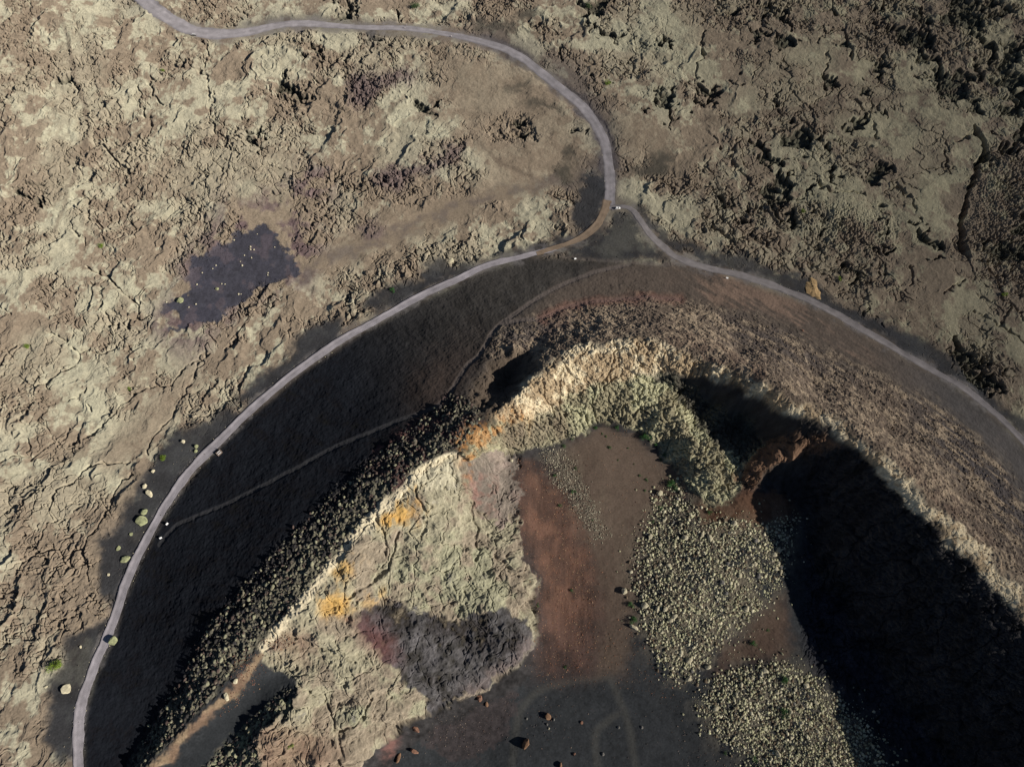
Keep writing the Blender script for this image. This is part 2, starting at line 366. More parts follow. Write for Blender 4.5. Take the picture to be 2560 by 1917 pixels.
SIDE_ASH = [[(440, 1075), (400, 1125), (380, 1160), (350, 1190), (330, 1230), (300, 1270), (290, 1310), (240, 1350), (243, 1400), (245, 1490), (285, 1500), (275, 1537), (220, 1560), (165, 1600), (160, 1650), (125, 1720), (120, 1770), (112, 1840), (150, 1900), (215, 1880), (215, 1700), (260, 1620), (300, 1520), (340, 1420), (400, 1300), (450, 1210), (520, 1130), (600, 1060), (570, 1000), (500, 1060)],
            [(560, 1010), (600, 990), (650, 940), (720, 890), (760, 820), (860, 800), (850, 850), (740, 930), (640, 1010)],
            [(900, 760), (950, 720), (1060, 690), (1080, 660), (1180, 650), (1180, 690), (1080, 730), (960, 790)],
            [(1180, 650), (1300, 630), (1380, 600), (1440, 580), (1500, 560), (1480, 590), (1380, 630), (1250, 660)],
            [(1425, 560), (1430, 510), (1450, 450), (1500, 420), (1520, 470), (1510, 530), (1480, 580)],
            [(1400, 640), (1460, 605), (1520, 560), (1535, 530), (1590, 550), (1610, 600), (1670, 645), (1690, 660), (1560, 655)],
            [(1590, 530), (1620, 520), (1660, 580), (1760, 620), (1880, 655), (2000, 690), (2060, 720), (2110, 760), (2200, 790), (2300, 840), (2370, 890), (2440, 960), (2580, 1060), (2580, 1110), (2440, 990), (2320, 915), (2186, 838), (2050, 760), (1925, 708), (1778, 668), (1660, 610), (1610, 560)]]
DUST = [[(1340, 140), (1420, 140), (1490, 230), (1530, 300), (1550, 400), (1570, 500), (1500, 500), (1440, 470), (1480, 380), (1440, 260)],
        [(1130, 60), (1230, 60), (1320, 100), (1370, 170), (1310, 160), (1200, 100)], [(880, 80), (1000, 82), (940, 105), (880, 95)], [(300, 0), (345, 0), (350, 35), (310, 20)],
        [(600, 50), (700, 40), (860, 48), (1000, 55), (900, 62), (640, 70)]]
DARKSPOTS = [[(1280, 30), (1330, 18), (1350, 40), (1310, 55)], [(1170, 55), (1200, 45), (1300, 60), (1290, 80), (1230, 80)], [(1262, 228), (1330, 200), (1320, 225), (1275, 240)],
             [(1565, 425), (1620, 400), (1660, 370), (1680, 400), (1670, 440), (1600, 450)], [(1385, 440), (1400, 420), (1440, 420), (1430, 450), (1395, 455)], [(1402, 385), (1430, 375), (1460, 400), (1420, 410)],
             [(1320, 245), (1400, 270), (1410, 285), (1350, 275), (1310, 265)]]
MAUVE = [[(855, 200), (900, 188), (1000, 170), (1050, 160), (1020, 205), (950, 225), (900, 270), (870, 262), (880, 230)], [(935, 430), (1020, 420), (1080, 405), (1130, 360), (1168, 352), (1140, 400), (1090, 430), (1040, 450), (1000, 490), (960, 470)],
         [(890, 570), (950, 560), (960, 590), (900, 605)]]
LICHEN = [[(1150, 180), (1210, 160), (1260, 170), (1270, 230), (1250, 290), (1190, 305), (1155, 250)], [(1000, 285), (1080, 290), (1140, 310), (1140, 355), (1080, 395), (1000, 420), (950, 410), (955, 330)],
          [(100, 820), (180, 830), (200, 900), (130, 960), (60, 970), (10, 960), (30, 880)], [(270, 700), (320, 730), (310, 790), (260, 770)], [(300, 960), (400, 920), (300, 1000), (250, 1060), (130, 1060), (200, 1000)],
          [(110, 1170), (200, 1120), (260, 1180), (330, 1200), (250, 1260), (120, 1300), (80, 1270)], [(620, 370), (740, 380), (760, 450), (700, 520), (560, 480), (450, 500), (400, 420), (500, 390)],
          [(150, 60), (260, 90), (240, 200), (200, 330), (180, 480), (120, 560), (110, 420), (130, 250)], [(1450, 40), (1740, 0), (1760, 120), (1720, 200), (1600, 180), (1500, 170)], [(1780, 290), (1900, 200), (1960, 240), (1900, 290)],
          [(1860, 180), (2000, 120), (2110, 90), (2060, 200), (1920, 190)], [(2080, 280), (2180, 300), (2180, 340), (2120, 350), (2080, 320)], [(2230, 460), (2330, 380), (2400, 420), (2330, 530), (2270, 520)], [(2000, 480), (2120, 470), (2200, 500), (2150, 560), (2030, 550)]]
SMOOTH_BROWN = [[(1040, 130), (1150, 125), (1330, 150), (1400, 230), (1450, 330), (1480, 420), (1400, 450), (1320, 470), (1250, 450), (1180, 370), (1110, 260), (1060, 230), (1080, 170)],
                [(300, 1080), (400, 960), (480, 900), (540, 890), (500, 960), (430, 1060), (370, 1130), (300, 1180), (220, 1180), (240, 1120)], [(1500, 260), (1600, 300), (1720, 320), (1680, 400), (1580, 410), (1530, 350)],
                [(860, 560), (1000, 540), (1250, 430), (1380, 460), (1200, 540), (1050, 600), (880, 670), (800, 700), (780, 640)], [(600, 530), (700, 520), (760, 560), (700, 600)]]

m_cone = zone(CONE, 6, warp=False)
m_inner = zone(INNER, 8)
m_lash = zone(LEFT_ASH, 5, warp=False)
m_rash = zone(RIGHT_ASH, 14)
m_orock = zone(OUT_ROCK, 14)
m_pale = zone(PALE, 5)
m_uwall = zone(UP_WALL, 4)
m_lwall = zone(LEFT_WALL, 2.5)
m_dark = zone(DARKROCK, 6)
m_knob = zone(KNOB, 5)
m_knob2 = zone(KNOB2, 5)
m_red = zone(RED_TALUS, 22)
m_brown = zone(BROWN_TALUS, 18)
m_s1 = zone(SCREE1, 30); m_s2 = zone(SCREE2, 34); m_s3 = zone(SCREE3, 24)
m_hill = zone(BROWN_HILL, 12); m_rib = zone(ORANGE_RIB, 5)
m_black = zone([PATCH_BLACK], 6); m_halo = zone(HALO, 25)
m_side = zone(SIDE_ASH, 7); m_dust = zone(DUST, 18); m_spots = zone(DARKSPOTS, 7)
m_mauve = zone(MAUVE, 9); m_lich = zone(LICHEN, 16); m_sbrown = zone(SMOOTH_BROWN, 20)
m_old = linemask([OLD_TRACK], 13, 11, 1.1)
m_path2 = linemask([[(1760, 300), (1870, 290), (1970, 286), (2060, 262), (2300, 232), (2480, 213)], [(1880, 283), (2000, 268), (2110, 240)], [(2080, 280), (2085, 320), (2130, 345), (2200, 345)], [(160, 60), (190, 200), (225, 330), (190, 420), (160, 520), (140, 580)], [(900, 420), (960, 300), (1010, 240)], [(1180, 330), (1240, 400), (1330, 440)]], 5, 4, 0.3)
m_trail = linemask([TRAIL_LINK, TRAIL_UP, TRAIL_PINK], 5, 3, 0.12)
m_ftrail = linemask(FLOOR_TRAILS, 9, 8, 0.2)
m_road = linemask([ROAD_MAIN, ROAD_LEFT, ROAD_RIGHT], 15, 5, 0.1)
m_roadw = linemask([ROAD_MAIN, ROAD_LEFT, ROAD_RIGHT], 20, 9, 0.6)
m_valley = zone([[(735, 1690), (745, 1712), (690, 1755), (620, 1805), (560, 1860), (500, 1930), (430, 1930), (520, 1840), (600, 1750), (660, 1690)]], 6)
m_ledge = zone([[(655, 1605), (650, 1640), (618, 1690), (585, 1740), (520, 1815), (440, 1885), (380, 1930), (345, 1935), (430, 1860), (530, 1765), (598, 1680)]], 3)
m_pink = zone([[(1165, 1165), (1235, 1125), (1290, 1145), (1302, 1210), (1295, 1280), (1250, 1340), (1240, 1300), (1190, 1270)]], 10)
m_redp = zone([[(1160, 1180), (1215, 1170), (1260, 1230), (1235, 1290), (1180, 1270)], ell(880, 1545, 22, 14, 20), [(1000, 1085), (1080, 1040), (1120, 1005), (1150, 1000), (1110, 1060), (1020, 1110), (950, 1160), (940, 1130)], [(960, 1840), (1000, 1830), (980, 1900), (960, 1917)]], 9)
m_yel = zone([[(938, 1290), (1000, 1240), (1045, 1225), (1060, 1265), (1030, 1310), (960, 1330)], ell(868, 1422, 46, 20, -42), ell(842, 1512, 50, 28, 10), ell(945, 1492, 40, 11, -15), ell(1290, 1045, 26, 18)], 14)
m_ora = zone([[(1145, 1085), (1200, 1050), (1260, 1024), (1315, 1015), (1320, 1055), (1240, 1092), (1210, 1120), (1205, 1170), (1170, 1215), (1152, 1140)], ell(815, 1470, 26, 9, -45)], 12)
m_green = zone([[(980, 1430), (1060, 1350), (1160, 1330), (1250, 1390), (1320, 1450), (1310, 1530), (1160, 1535), (1100, 1550), (1020, 1480)], [(900, 1700), (1000, 1700), (1080, 1770), (960, 1840), (860, 1800)]], 16)
m_bright = zone([[(880, 1345), (960, 1250), (1060, 1170), (1150, 1140), (1160, 1200), (1080, 1240), (1020, 1230), (950, 1290), (860, 1400), (800, 1460)]], 10)
m_white = linemask([[(655, 1612), (720, 1545), (800, 1448), (880, 1348), (950, 1265), (1050, 1180), (1130, 1140)]], 12, 5, 0.7)
m_pit = zone([[(1170, 1000), (1190, 940), (1230, 900), (1285, 868), (1340, 870), (1340, 920), (1300, 970), (1255, 1015), (1215, 1030)]], 8)
m_gully = zone([[(1760, 1690), (1820, 1620), (1900, 1540), (1950, 1480), (1965, 1540), (1970, 1600), (1960, 1650), (1870, 1655), (1790, 1690)]], 14)

# rough and deep-shadowed lava
PITS = z1(A3, [(420, 260), (820, 200), (960, 230), (1080, 180), (660, 320), (980, 540), (640, 600), (640, 690), (740, 790), (810, 850), (540, 950), (600, 1020), (740, 930), (880, 1000), (1250, 1070), (1270, 1120), (1150, 790),
               (1340, 720), (1800, 690), (2120, 680), (1480, 1030), (1540, 220), (1660, 420), (1660, 540), (2100, 400), (2190, 560), (1960, 70), (1080, 320), (370, 480), (130, 590), (60, 590), (1160, 560), (560, 50), (360, 50), (980, 90), (1300, 60),
               (1560, 120), (1600, 330), (2130, 270), (1540, 1500), (1620, 1560), (380, 1390), (950, 930), (640, 1190), (820, 1190), (1560, 1240), (1780, 100), (1900, 180), (2050, 120), (2150, 330), (1360, 340), (1250, 420)]) + \
       z1(A2, [(1740, 230), (1700, 250), (1930, 160), (2060, 260), (1640, 120), (1700, 60), (1560, 40), (1850, 380), (1690, 480), (1620, 490), (1950, 640), (2060, 640), (2170, 780), (2120, 700), (1390, 340), (510, 620), (560, 640), (230, 240), (80, 90), (350, 40), (1140, 840), (1540, 840)]) + \
       z1(A1, [(2080, 20), (2180, 10), (1850, 590), (1900, 560), (1940, 640), (1840, 460), (2020, 340), (2130, 370), (1660, 900), (1640, 840), (150, 1200), (280, 1240), (140, 420), (470, 520), (30, 1280)])
m_pits = np.zeros_like(X)
pm = np.zeros((MH, MW))
for i, (pu, pv) in enumerate(PITS):
    r = random.uniform(15, 31)
    pm = np.maximum(pm, raster(ell(pu, pv, r * random.uniform(0.8, 1.5), r * random.uniform(0.6, 1.0), random.uniform(0, 180), 10)))
m_pits = sample(blur(pm, 3.5), U + w1 * 22 + w3 * 7, V + w2 * 22 + w4 * 7)
ROUGH = [[(1650, -100), (2200, -100), (2900, -100), (2900, 500), (2560, 420), (2420, 260), (2250, 170), (2080, 60), (1950, 110), (1840, 90)], [(1560, 40), (1700, 60), (1700, 240), (1600, 220)], [(1940, 290), (2120, 330), (2200, 420), (2060, 470), (1960, 420)],
         [(1890, 470), (2000, 480), (2200, 540), (2300, 620), (2200, 760), (2050, 660), (1900, 600), (1700, 560), (1700, 480)], [(2400, 420), (2560, 380), (2800, 600), (2800, 900), (2560, 800), (2430, 640)], [(750, 200), (870, 230), (870, 330), (780, 300)],
         [(2150, 780), (2250, 760), (2400, 850), (2560, 960), (2700, 1100), (2500, 1020), (2350, 900)]]
m_rough = zone(ROUGH, 40)
CRACKS = [z1(A1, p) for p in [[(1230, 240), (1330, 310), (1330, 430)], [(1290, 450), (1330, 560), (1350, 690), (1380, 820), (1440, 880), (1510, 945)], [(950, 500), (990, 600), (1025, 680)], [(870, 560), (930, 680), (975, 780), (960, 870)],
          [(650, 880), (720, 1020), (870, 1145)], [(1820, 450), (1870, 560), (1890, 620)], [(560, 1370), (660, 1470), (690, 1540)], [(1700, 830), (1650, 900), (1600, 930)], [(480, 520), (470, 650)], [(20, 760), (40, 830)], [(1380, 560), (1360, 650)],
          [(740, 1360), (740, 1440)], [(460, 1490), (560, 1560)], [(200, 390), (160, 520)], [(1990, 330), (2060, 350), (2150, 350)], [(810, 920), (860, 970)], [(1920, 590), (1960, 640)]]] + \
         [z1(A4, p) for p in [[(570, 80), (670, 130), (730, 180), (790, 250), (870, 310)], [(900, 280), (840, 410), (810, 460)], [(650, 180), (640, 280), (700, 400), (760, 440)], [(460, 580), (500, 640), (500, 690), (430, 730), (300, 840), (260, 880)],
          [(500, 640), (610, 590), (640, 610), (760, 600)], [(550, 830), (460, 950)], [(1340, 630), (1180, 720), (1090, 820), (980, 830), (880, 890), (760, 960), (700, 1030), (540, 1160), (400, 1260)],
          [(1280, 680), (1240, 780), (1200, 870), (1080, 1030), (950, 1180), (955, 1250)], [(1620, 420), (1560, 470), (1490, 540), (1450, 610)], [(850, 1340), (700, 1320), (560, 1350), (480, 1430), (370, 1490), (320, 1620)],
          [(830, 1400), (750, 1470), (690, 1630)], [(425, 1110), (440, 1180), (420, 1230)], [(600, 930), (610, 980)], [(600, 180), (580, 330)], [(0, 320), (60, 380)], [(330, 480), (420, 530)], [(100, 580), (0, 740)], [(1590, 720), (1550, 830)],
          [(0, 1300), (200, 1290), (330, 1200)], [(260, 1480), (180, 1560), (130, 1640)], [(180, 1170), (190, 1290)]]] + \
         [z1(A7, p) for p in [[(680, 0), (610, 100), (550, 230), (540, 330), (550, 430)], [(510, 240), (440, 350), (350, 465)], [(310, 70), (280, 160)], [(280, 620), (250, 700)], [(240, 900), (300, 850)], [(20, 780), (0, 830)]]] + \
         [z1(A3, p) for p in [[(165, 220), (140, 300), (140, 400), (110, 520)], [(1050, 170), (1080, 290), (1100, 400)], [(380, 880), (350, 970), (350, 1050), (400, 1120), (480, 1210)], [(1400, 1180), (1460, 1250), (1500, 1330)], [(900, 270), (1000, 190)],
          [(1100, 640), (1160, 690), (1260, 780), (1300, 860)], [(940, 350), (940, 470)], [(1900, 870), (1760, 900)], [(1650, 400), (1660, 560)], [(880, 1190), (1000, 1240), (1150, 1260)], [(190, 870), (260, 970)],
          [(200, 1450), (340, 1600)], [(1680, 960), (1730, 1100)], [(220, 0), (290, 80)]]] + \
         [z1(A6, p) for p in [[(1500, 100), (1460, 200)], [(1800, 170), (1680, 230)], [(1960, 50), (2050, 150), (2100, 290), (2212, 400)], [(1900, 330), (2050, 450), (2212, 580)], [(2110, 330), (2090, 460)], [(1270, 60), (1140, 120)]]]
BIGCRACK = [z1(A3, [(1900, 830), (1935, 920), (1930, 1010), (1890, 1170), (1820, 1340), (1805, 1450), (1810, 1560), (1840, 1660)])]
ERODE = [z1(A2, [(1300, 110), (1330, 250), (1380, 350)]), z1(A2, [(2140, 380), (2130, 530)])]
m_crack = linemask(CRACKS, 2.9, 2.0, 0.95, 3)
m_big = linemask(BIGCRACK, 7.5, 3, 0.8, 4)
m_hole = zone([ell(1284, 322, 62, 34, 0), ], 4)
m_holec = zone([ell(1296, 330, 14, 9)], 4)
m_grain = zone([[(2440, 420), (2600, 380), (2900, 700), (2600, 760), (2420, 640)], [(1990, 540), (2200, 520), (2240, 620), (2050, 640)]], 30)
m_right = sstep(1200, 2300, U + (V - 400) * -0.3)
m_lava = np.clip(1 - m_cone, 0, 1)
ash = np.clip(np.maximum.reduce([m_black, m_side, m_spots * 0.9, m_dust * 0.85, m_roadw * (1 - m_cone)]), 0, 1)
m_flat = np.clip(np.maximum.reduce([ash, m_road, linemask([OLD_TRACK], 24, 14, 0.6) * 0.85]), 0, 1)

# ---------------------------------------------------------------- relief
print("relief")
n_big = fbm(X / 70, Y / 70, 3, 1)
n_mid = fbm(X / 18, Y / 18, 4, 5)
n_f = fbm(X / 4.5, Y / 4.5, 3, 9)
n_ff = vnoise(X / 1.3, Y / 1.3, 13)
wx = X + w1 * 9; wy = Y + w2 * 9
n_rope = ridged(wx / 7.5, wy / 7.5, 3, 14)
n_rope2 = ridged(wx / 3.1, wy / 4.2, 2, 17)
c1, c2, cid = worley(wx / 24 + 3.3, wy / 24, 1)
b1, b2, bid = worley((X + w1 * 4) / 8, (Y + w2 * 4) / 8, 2)
k1, k2, kid = worley((X + w3 * 1.2) / 3.0, (Y + w4 * 1.2) / 3.0, 4)
q1, q2, qid = worley((X + w3 * .5) / 1.9, (Y + w4 * .5) / 1.9, 6)
sel = sstep(-0.12, 0.38, fbm(X / 34 + 9, Y / 34, 3, 3))         # where the crust is broken
e1, e2, eid = worley((X + w2 * 3 + w3 * 1.2) / 4.0, (Y + w1 * 3 + w4 * 1.2) / 5.0, 5)
brk = sstep(-0.05, 0.28, fbm(X / 10 + 3, Y / 10, 3, 36)); brk2 = sstep(0.0, 0.25, fbm(X / 6 + 8, Y / 6, 2, 38))
crack_net = (1 - sstep(0.02, 0.055, c2 - c1 + n_f * 0.012))
crack_net2 = (1 - sstep(0.05, 0.15, b2 - b1 + n_f * 0.03)) * brk
crack_net3 = (1 - sstep(0.10, 0.26, e2 - e1 + n_f * 0.04)) * brk2
clump = sstep(0.16, 0.34, fbm((X + w1 * 10) / 26 + 4, (Y + w2 * 10) / 26, 4, 42) - 0.03) * (0.12 + 0.88 * m_rough) * sstep(1350, 1900, U - V * 0.35) * (1 - m_lich) * (1 - m_sbrown)
vein = ridged((X + w1 * 9 + w3 * 1.5) / 17, (Y + w2 * 9 + w4 * 1.5) / 17, 3, 45)
hole = np.clip(sstep(0.26, 0.42, m_pits * 0.62 + clump * 0.45 + (vein - 0.35) * 0.55 * np.clip(m_pits * 3 + clump * 2 + m_rough, 0, 1)), 0, 1)
rough = 0.86 * np.clip(0.10 + 0.84 * sel * (1 - m_lich * 0.6) + 0.25 * m_rough, 0, 1.3) * (1 - 0.8 * m_sbrown) * (1 - 0.80 * m_right * (1 - 0.85 * m_rough))
n_f2 = fbm(X / 1.7, Y / 1.7, 2, 46)
below = sstep(900, 1500, V) * sstep(900, 500, U)
la = math.radians(62); fl = (X + w1 * 12) * math.cos(la) + (Y + w2 * 12) * math.sin(la); fp = -(X + w1 * 12) * math.sin(la) + (Y + w2 * 12) * math.cos(la)
lobe = ridged(fl / 60, fp / 26, 2, 21); fold = ridged(fl / 26, fp / 9, 2, 22)
fsel = sstep(-0.1, 0.3, fbm(X / 55 + 2, Y / 55, 2, 25))
calm = 1 - 0.75 * m_right
lava = n_big * 2.2 + lobe * 2.2 * calm * (1 - 0.75 * m_sbrown) + fold * 1.1 * fsel * calm * (1 - m_sbrown) * (1 - 0.6 * m_lich) + n_mid * 0.9 + rough * (n_rope * (0.75 - 0.45 * below) + n_rope2 * (0.5 - 0.2 * below) + n_f * 0.6 + n_f2 * 0.32) + n_ff * 0.12
lava += (cid - 0.5) * 1.5 * sel * (1 - m_sbrown)
lava += rough * ((bid - 0.5) * 0.9 * brk + (eid - 0.5) * 0.7 * brk2)
lava += -crack_net * 1.9 * sel * (1 - m_sbrown) - crack_net2 * 2.1 * np.minimum(rough * 1.5, 1.3) - crack_net3 * 1.4 * np.minimum(rough * 1.4, 1.2)
lava += m_rough * (fbm(X / 9, Y / 9, 3, 40) * 1.2)
lava += m_grain * (np.maximum(0, 0.75 - q1) * 2.0 - crack_net3 * 0.6)
lava += hole * (-5.6 + 3.4 * np.maximum(0, fbm(X / 5.5, Y / 5.5, 3, 44)) + (0.7 - e1) * 1.8)
lava += -m_crack * np.clip(2.6 + n_f * 2.2 + n_mid * 1.5, 0.4, 5) - m_big * 8.0 - m_hole * (2.5 - n_rope * 1.8 + crack_net3 * 1.5) - m_holec * 4
lava += m_mauve * (n_f * 1.0 + n_rope2 * 0.6 - crack_net3)
lava = lava * (1 - 0.93 * m_flat) + ash * (n_mid * 0.25 + n_ff * 0.03)
edge_ash = m_black + m_side
pa = np.arctan2(Y - 30, X - 70); pr = np.hypot(X - 70, Y - 30)
n_rill = fbm(pa * 260 / 4.0 + w1 * 0.6, pr / 34, 4, 39)
cone_ash = n_rill * 0.12 + n_f2 * 0.10 + n_mid * 0.45 + n_f * 0.14 + n_ff * 0.05
# slanting ribs on the outer slope
sa = math.radians(-42)
xr = X * math.cos(sa) - Y * math.sin(sa) * -1; yr = X * math.sin(sa) * -1 * -1 + Y * math.cos(sa)
xr = X * math.cos(sa) + Y * math.sin(sa); yr = -X * math.sin(sa) + Y * math.cos(sa)
n_str = fbm((xr + w1 * 3) / 11, yr / 2.6, 3, 31)
n_str2 = ridged((xr + w1 * 2) / 6, yr / 2.2, 2, 34)
orock = n_str * 0.36 + n_str2 * 0.2 + n_f2 * 0.25 + n_f * 0.55 + np.maximum(0, 0.5 - q1) * 1.3 * (kid > 0.45) + n_mid * 0.5 + n_ff * 0.12
knob = np.maximum(0, 1 - (k1 / 0.65) ** 2) * (0.4 + kid * 1.7) + np.maximum(0, 1 - (q1 / 0.65) ** 2) * (0.3 + qid * 0.7) + n_f2 * 0.3 - crack_net2 * 0.8 + n_f * 0.9 + n_mid * 1.2 - 1.9
Xu, Yu = X + 0.3 * Z0, Y + 0.8 * Z0
u_f = fbm(Xu / 4.2, Yu / 4.2, 4, 47); u_c1, u_c2, u_id = worley((Xu + w3) / 3.4, (Yu + w4) / 3.4, 3); u_r = ridged(Xu / 5.5, Yu / 5.5, 3, 12)
wall = n_f2 * 0.3 + n_mid * 2.0 + n_rope * 0.8 + n_f * 1.0 - crack_net2 * 0.8 - crack_net * 1.2 - crack_net3 * 0.35 + (eid - 0.5) * 0.35 + n_ff * 0.2
uwall = n_mid * 2.0 + u_f * 1.5 + u_r * 0.7 + (u_id - 0.5) * 1.6 + np.maximum(0, 0.6 - u_c1) * 1.2 - (1 - sstep(0.05, 0.2, u_c2 - u_c1)) * 0.9 - (1 - sstep(0.02, 0.07, c2 - c1)) * 2.2 + n_f2 * 0.4
floor = n_mid * 0.35 + n_f * 0.14 + n_ff * 0.05
scree = np.maximum(0, 0.6 - q1) * 0.9 + n_f * 0.4
disp = lava * (1 - m_cone) + m_cone * cone_ash
def over(m, f):
    global disp
    disp = disp * (1 - m) + f * m
over(m_orock, orock)
over(m_inner, floor)
over(np.clip(m_s1 + m_s2 + 0.6 * m_s3, 0, 1), scree)
WALL_LINES = [[(1000, 1340), (985, 1390), (940, 1450), (890, 1490), (860, 1502)], [(1250, 1390), (1300, 1440), (1318, 1465)], [(935, 1755), (900, 1800), (840, 1850)], [(735, 1690), (800, 1760), (840, 1840), (850, 1900)],
              [(1180, 1260), (1200, 1330), (1190, 1395)], [(1040, 1230), (1060, 1290), (1050, 1340)], [(760, 1600), (830, 1640), (890, 1660)], [(930, 1290), (960, 1340), (955, 1390)]]
m_wl = linemask(WALL_LINES, 3.5, 2.5, 0.9, 3)
wall = wall + fbm(X / 30 + 2, Y / 30, 2, 41) * 5.0 + (ridged((X - 0.6 * Z0) / 46, (Y + 0.2 * Z0) / 13, 2, 19) - 0.3) * 2.6 + fbm(X / 9, Y / 9, 2, 33) * 1.2 - m_wl * 2.2
over(m_lwall, wall)
over(m_dark, wall * 0.75 + n_f * 0.3)
over(m_pale, uwall * (0.75 - 0.45 * sstep(1850, 2000, U)))
over(m_uwall, uwall)
over(np.clip(m_hill + m_gully, 0, 1), floor + n_f * 0.3 + n_str * 0.4)
over(m_rib, wall * 1.2)
over(m_valley, floor)
over(m_ledge, n_f * 0.6 + n_mid * 0.6)
over(zone(KNOB, 12), knob)
over(m_knob2, knob * 0.9)
over(m_pink, wall * 0.9)
over(np.clip(m_red * m_inner * 0.8, 0, 1) * (1 - m_lwall), floor)
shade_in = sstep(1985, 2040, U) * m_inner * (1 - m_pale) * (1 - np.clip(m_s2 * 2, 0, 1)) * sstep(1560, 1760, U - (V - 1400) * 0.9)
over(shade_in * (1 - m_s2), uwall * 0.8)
disp -= m_trail * m_cone * 0.5 * (1 - m_inner)
disp = disp * (1 - m_road)
fade = 1 - sstep(900, 2500, np.hypot(X, Y))
disp = disp * (0.15 + 0.85 * fade)

over(m_pit, wall * 0.7 + n_f * 0.6)
gzx = np.gradient(Z0, gx, axis=1).astype(np.float32); gzy = np.gradient(Z0, gy, axis=0).astype(np.float32)
nl = 1 / np.sqrt(1 + gzx ** 2 + gzy ** 2)
steep = np.clip(m_inner + m_pale + m_uwall, 0, 1) * 0.9
PX = X - gzx * nl * disp * steep; PY = Y - gzy * nl * disp * steep
PZ = Z0 + disp * (1 - steep + steep * nl)

# ---------------------------------------------------------------- albedo (surface colours, with some shade painted into crater and lava holes)
print("albedo")
m1 = fbm(X / 40 + 5, Y / 40, 4, 50); m2 = fbm(X / 11, Y / 11, 4, 54); m3 = fbm(X / 3, Y / 3, 3, 58); m4 = vnoise(X / 0.9, Y / 0.9, 61)
def mix(a, b, t): return a + (b - a) * t[..., None]
def const(c): return np.broadcast_to(np.asarray(c, np.float32), X.shape + (3,))
lichen_l = lin(168, 163, 141); lichen_r = lin(142, 136, 114)
brown_l = lin(136, 122, 105); brown_r = lin(122, 110, 95)
LI = mix(const(lichen_l), const(lichen_r), m_right); BR = mix(const(brown_l), const(brown_r), m_right)
lt = np.clip(sstep(-0.2, 0.22, m1 * 0.7 + m2 * 0.6 + m3 * 0.3) * 0.85 + m_lich * 0.7, 0, 1) * (1 - 0.85 * m_sbrown) * (1 - 0.55 * sel)
C = mix(BR, LI, lt)
C = C * (1 + 0.10 * m3[..., None] + 0.07 * m4[..., None] + 0.10 * m2[..., None])
C = mix(C, const(lin(70, 70, 60)) * (1 + 0.3 * m3[..., None]), np.clip(hole * 0.8 + m_rough * 0.12 * sstep(-0.1, 0.3, m2), 0, 1))  # hole interiors painted darker, adding to the shade of their relief
C = mix(C, const(lin(104, 88, 87)) * (1 + 0.2 * m3[..., None]), np.clip(m_halo * sstep(-0.4, 0.3, m2 + m1 * 0.5), 0, 1))
C = mix(C, const(lin(104, 90, 88)) * (1 + 0.2 * m3[..., None]), m_mauve * 0.9)
C = mix(C, const(lin(94, 85, 81)) * (1 + 0.2 * m2[..., None]), m_old * 0.65 * sstep(-0.9, 0.3, m2 + m3 * 0.4))
C = mix(C, const(lin(104, 92, 80)), m_path2 * 0.6)
C = mix(C, const(lin(78, 73, 74)) * (1 + 0.12 * m2[..., None]), np.clip(m_dust * 0.7 + m_roadw * 0.4, 0, 1))
C = mix(C, const(lin(66, 64, 58)), np.clip(m_spots, 0, 1) * 0.85)
C = mix(C, const(lin(54, 55, 58)) * (1 + 0.25 * m2[..., None] + 0.12 * m4[..., None]), m_side * 0.96 * (1 - 0.10 * sstep(0, 0.5, m1)))
C = mix(C, const(lin(62, 62, 71)) * (1 + 0.22 * m2[..., None] + 0.16 * m3[..., None] + 0.1 * m4[..., None]), sstep(0.3, 0.7, m_black + 0.22 * (0.6 * m2 + 0.6 * m3)) * 0.97 * (1 - 0.25 * sstep(0.2, 0.5, m2)))
m_verge = linemask([ROAD_MAIN[:-1], ROAD_LEFT[3:], ROAD_RIGHT[2:]], 14, 7, 0.5)
def rg(m, k=0.42): return sstep(0.36, 0.64, m + k * (0.5 * m2 + 0.7 * m3))
m_redp = m_redp * sstep(-0.6, 0.5, m2 * 0.5 + m3 * 0.6); n_st = fbm(X / 2.4, Y / 7.5, 3, 57)
m_yel = np.clip(m_yel * 1.1 * sstep(-0.55, 0.45, m2 * 0.4 + m3 * 0.45 + n_st * 0.6 + (m_yel - 0.5) * 0.8), 0, 1); m_ora = np.clip(m_ora * 1.1 * sstep(-0.55, 0.45, m2 * 0.4 + m3 * 0.45 + n_st * 0.6 + (m_ora - 0.5) * 0.8), 0, 1); m_green = rg(m_green); m_bright = rg(m_bright); m_dark = sstep(0.25, 0.8, m_dark + 0.5 * (0.6 * m2 + 0.5 * m3)) * 0.92; m_pink = rg(m_pink, 0.3)
# cone
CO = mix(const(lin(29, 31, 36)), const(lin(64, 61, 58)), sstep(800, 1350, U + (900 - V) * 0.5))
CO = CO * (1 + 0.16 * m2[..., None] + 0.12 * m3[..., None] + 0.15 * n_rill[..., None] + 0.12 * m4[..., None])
brn = zone([[(1060, 1040), (1040, 960), (1120, 900), (1180, 850), (1230, 830), (1190, 890), (1140, 950), (1100, 1010)]], 40)
CO = mix(CO, const(lin(92, 76, 66)), brn * 0.8)
RA = mix(const(lin(92, 82, 74)), const(lin(122, 103, 90)), np.clip(sstep(1640, 1800, U) * (1 - sstep(2050, 2250, U)) * sstep(-0.5, 0.4, m1 + n_str * 0.6), 0, 1))
RA = mix(RA, const(lin(80, 76, 74)), sstep(2150, 2400, U)); RA = RA * (1 + 0.12 * n_str[..., None] + 0.08 * m3[..., None])
CO = mix(CO, RA, m_rash)
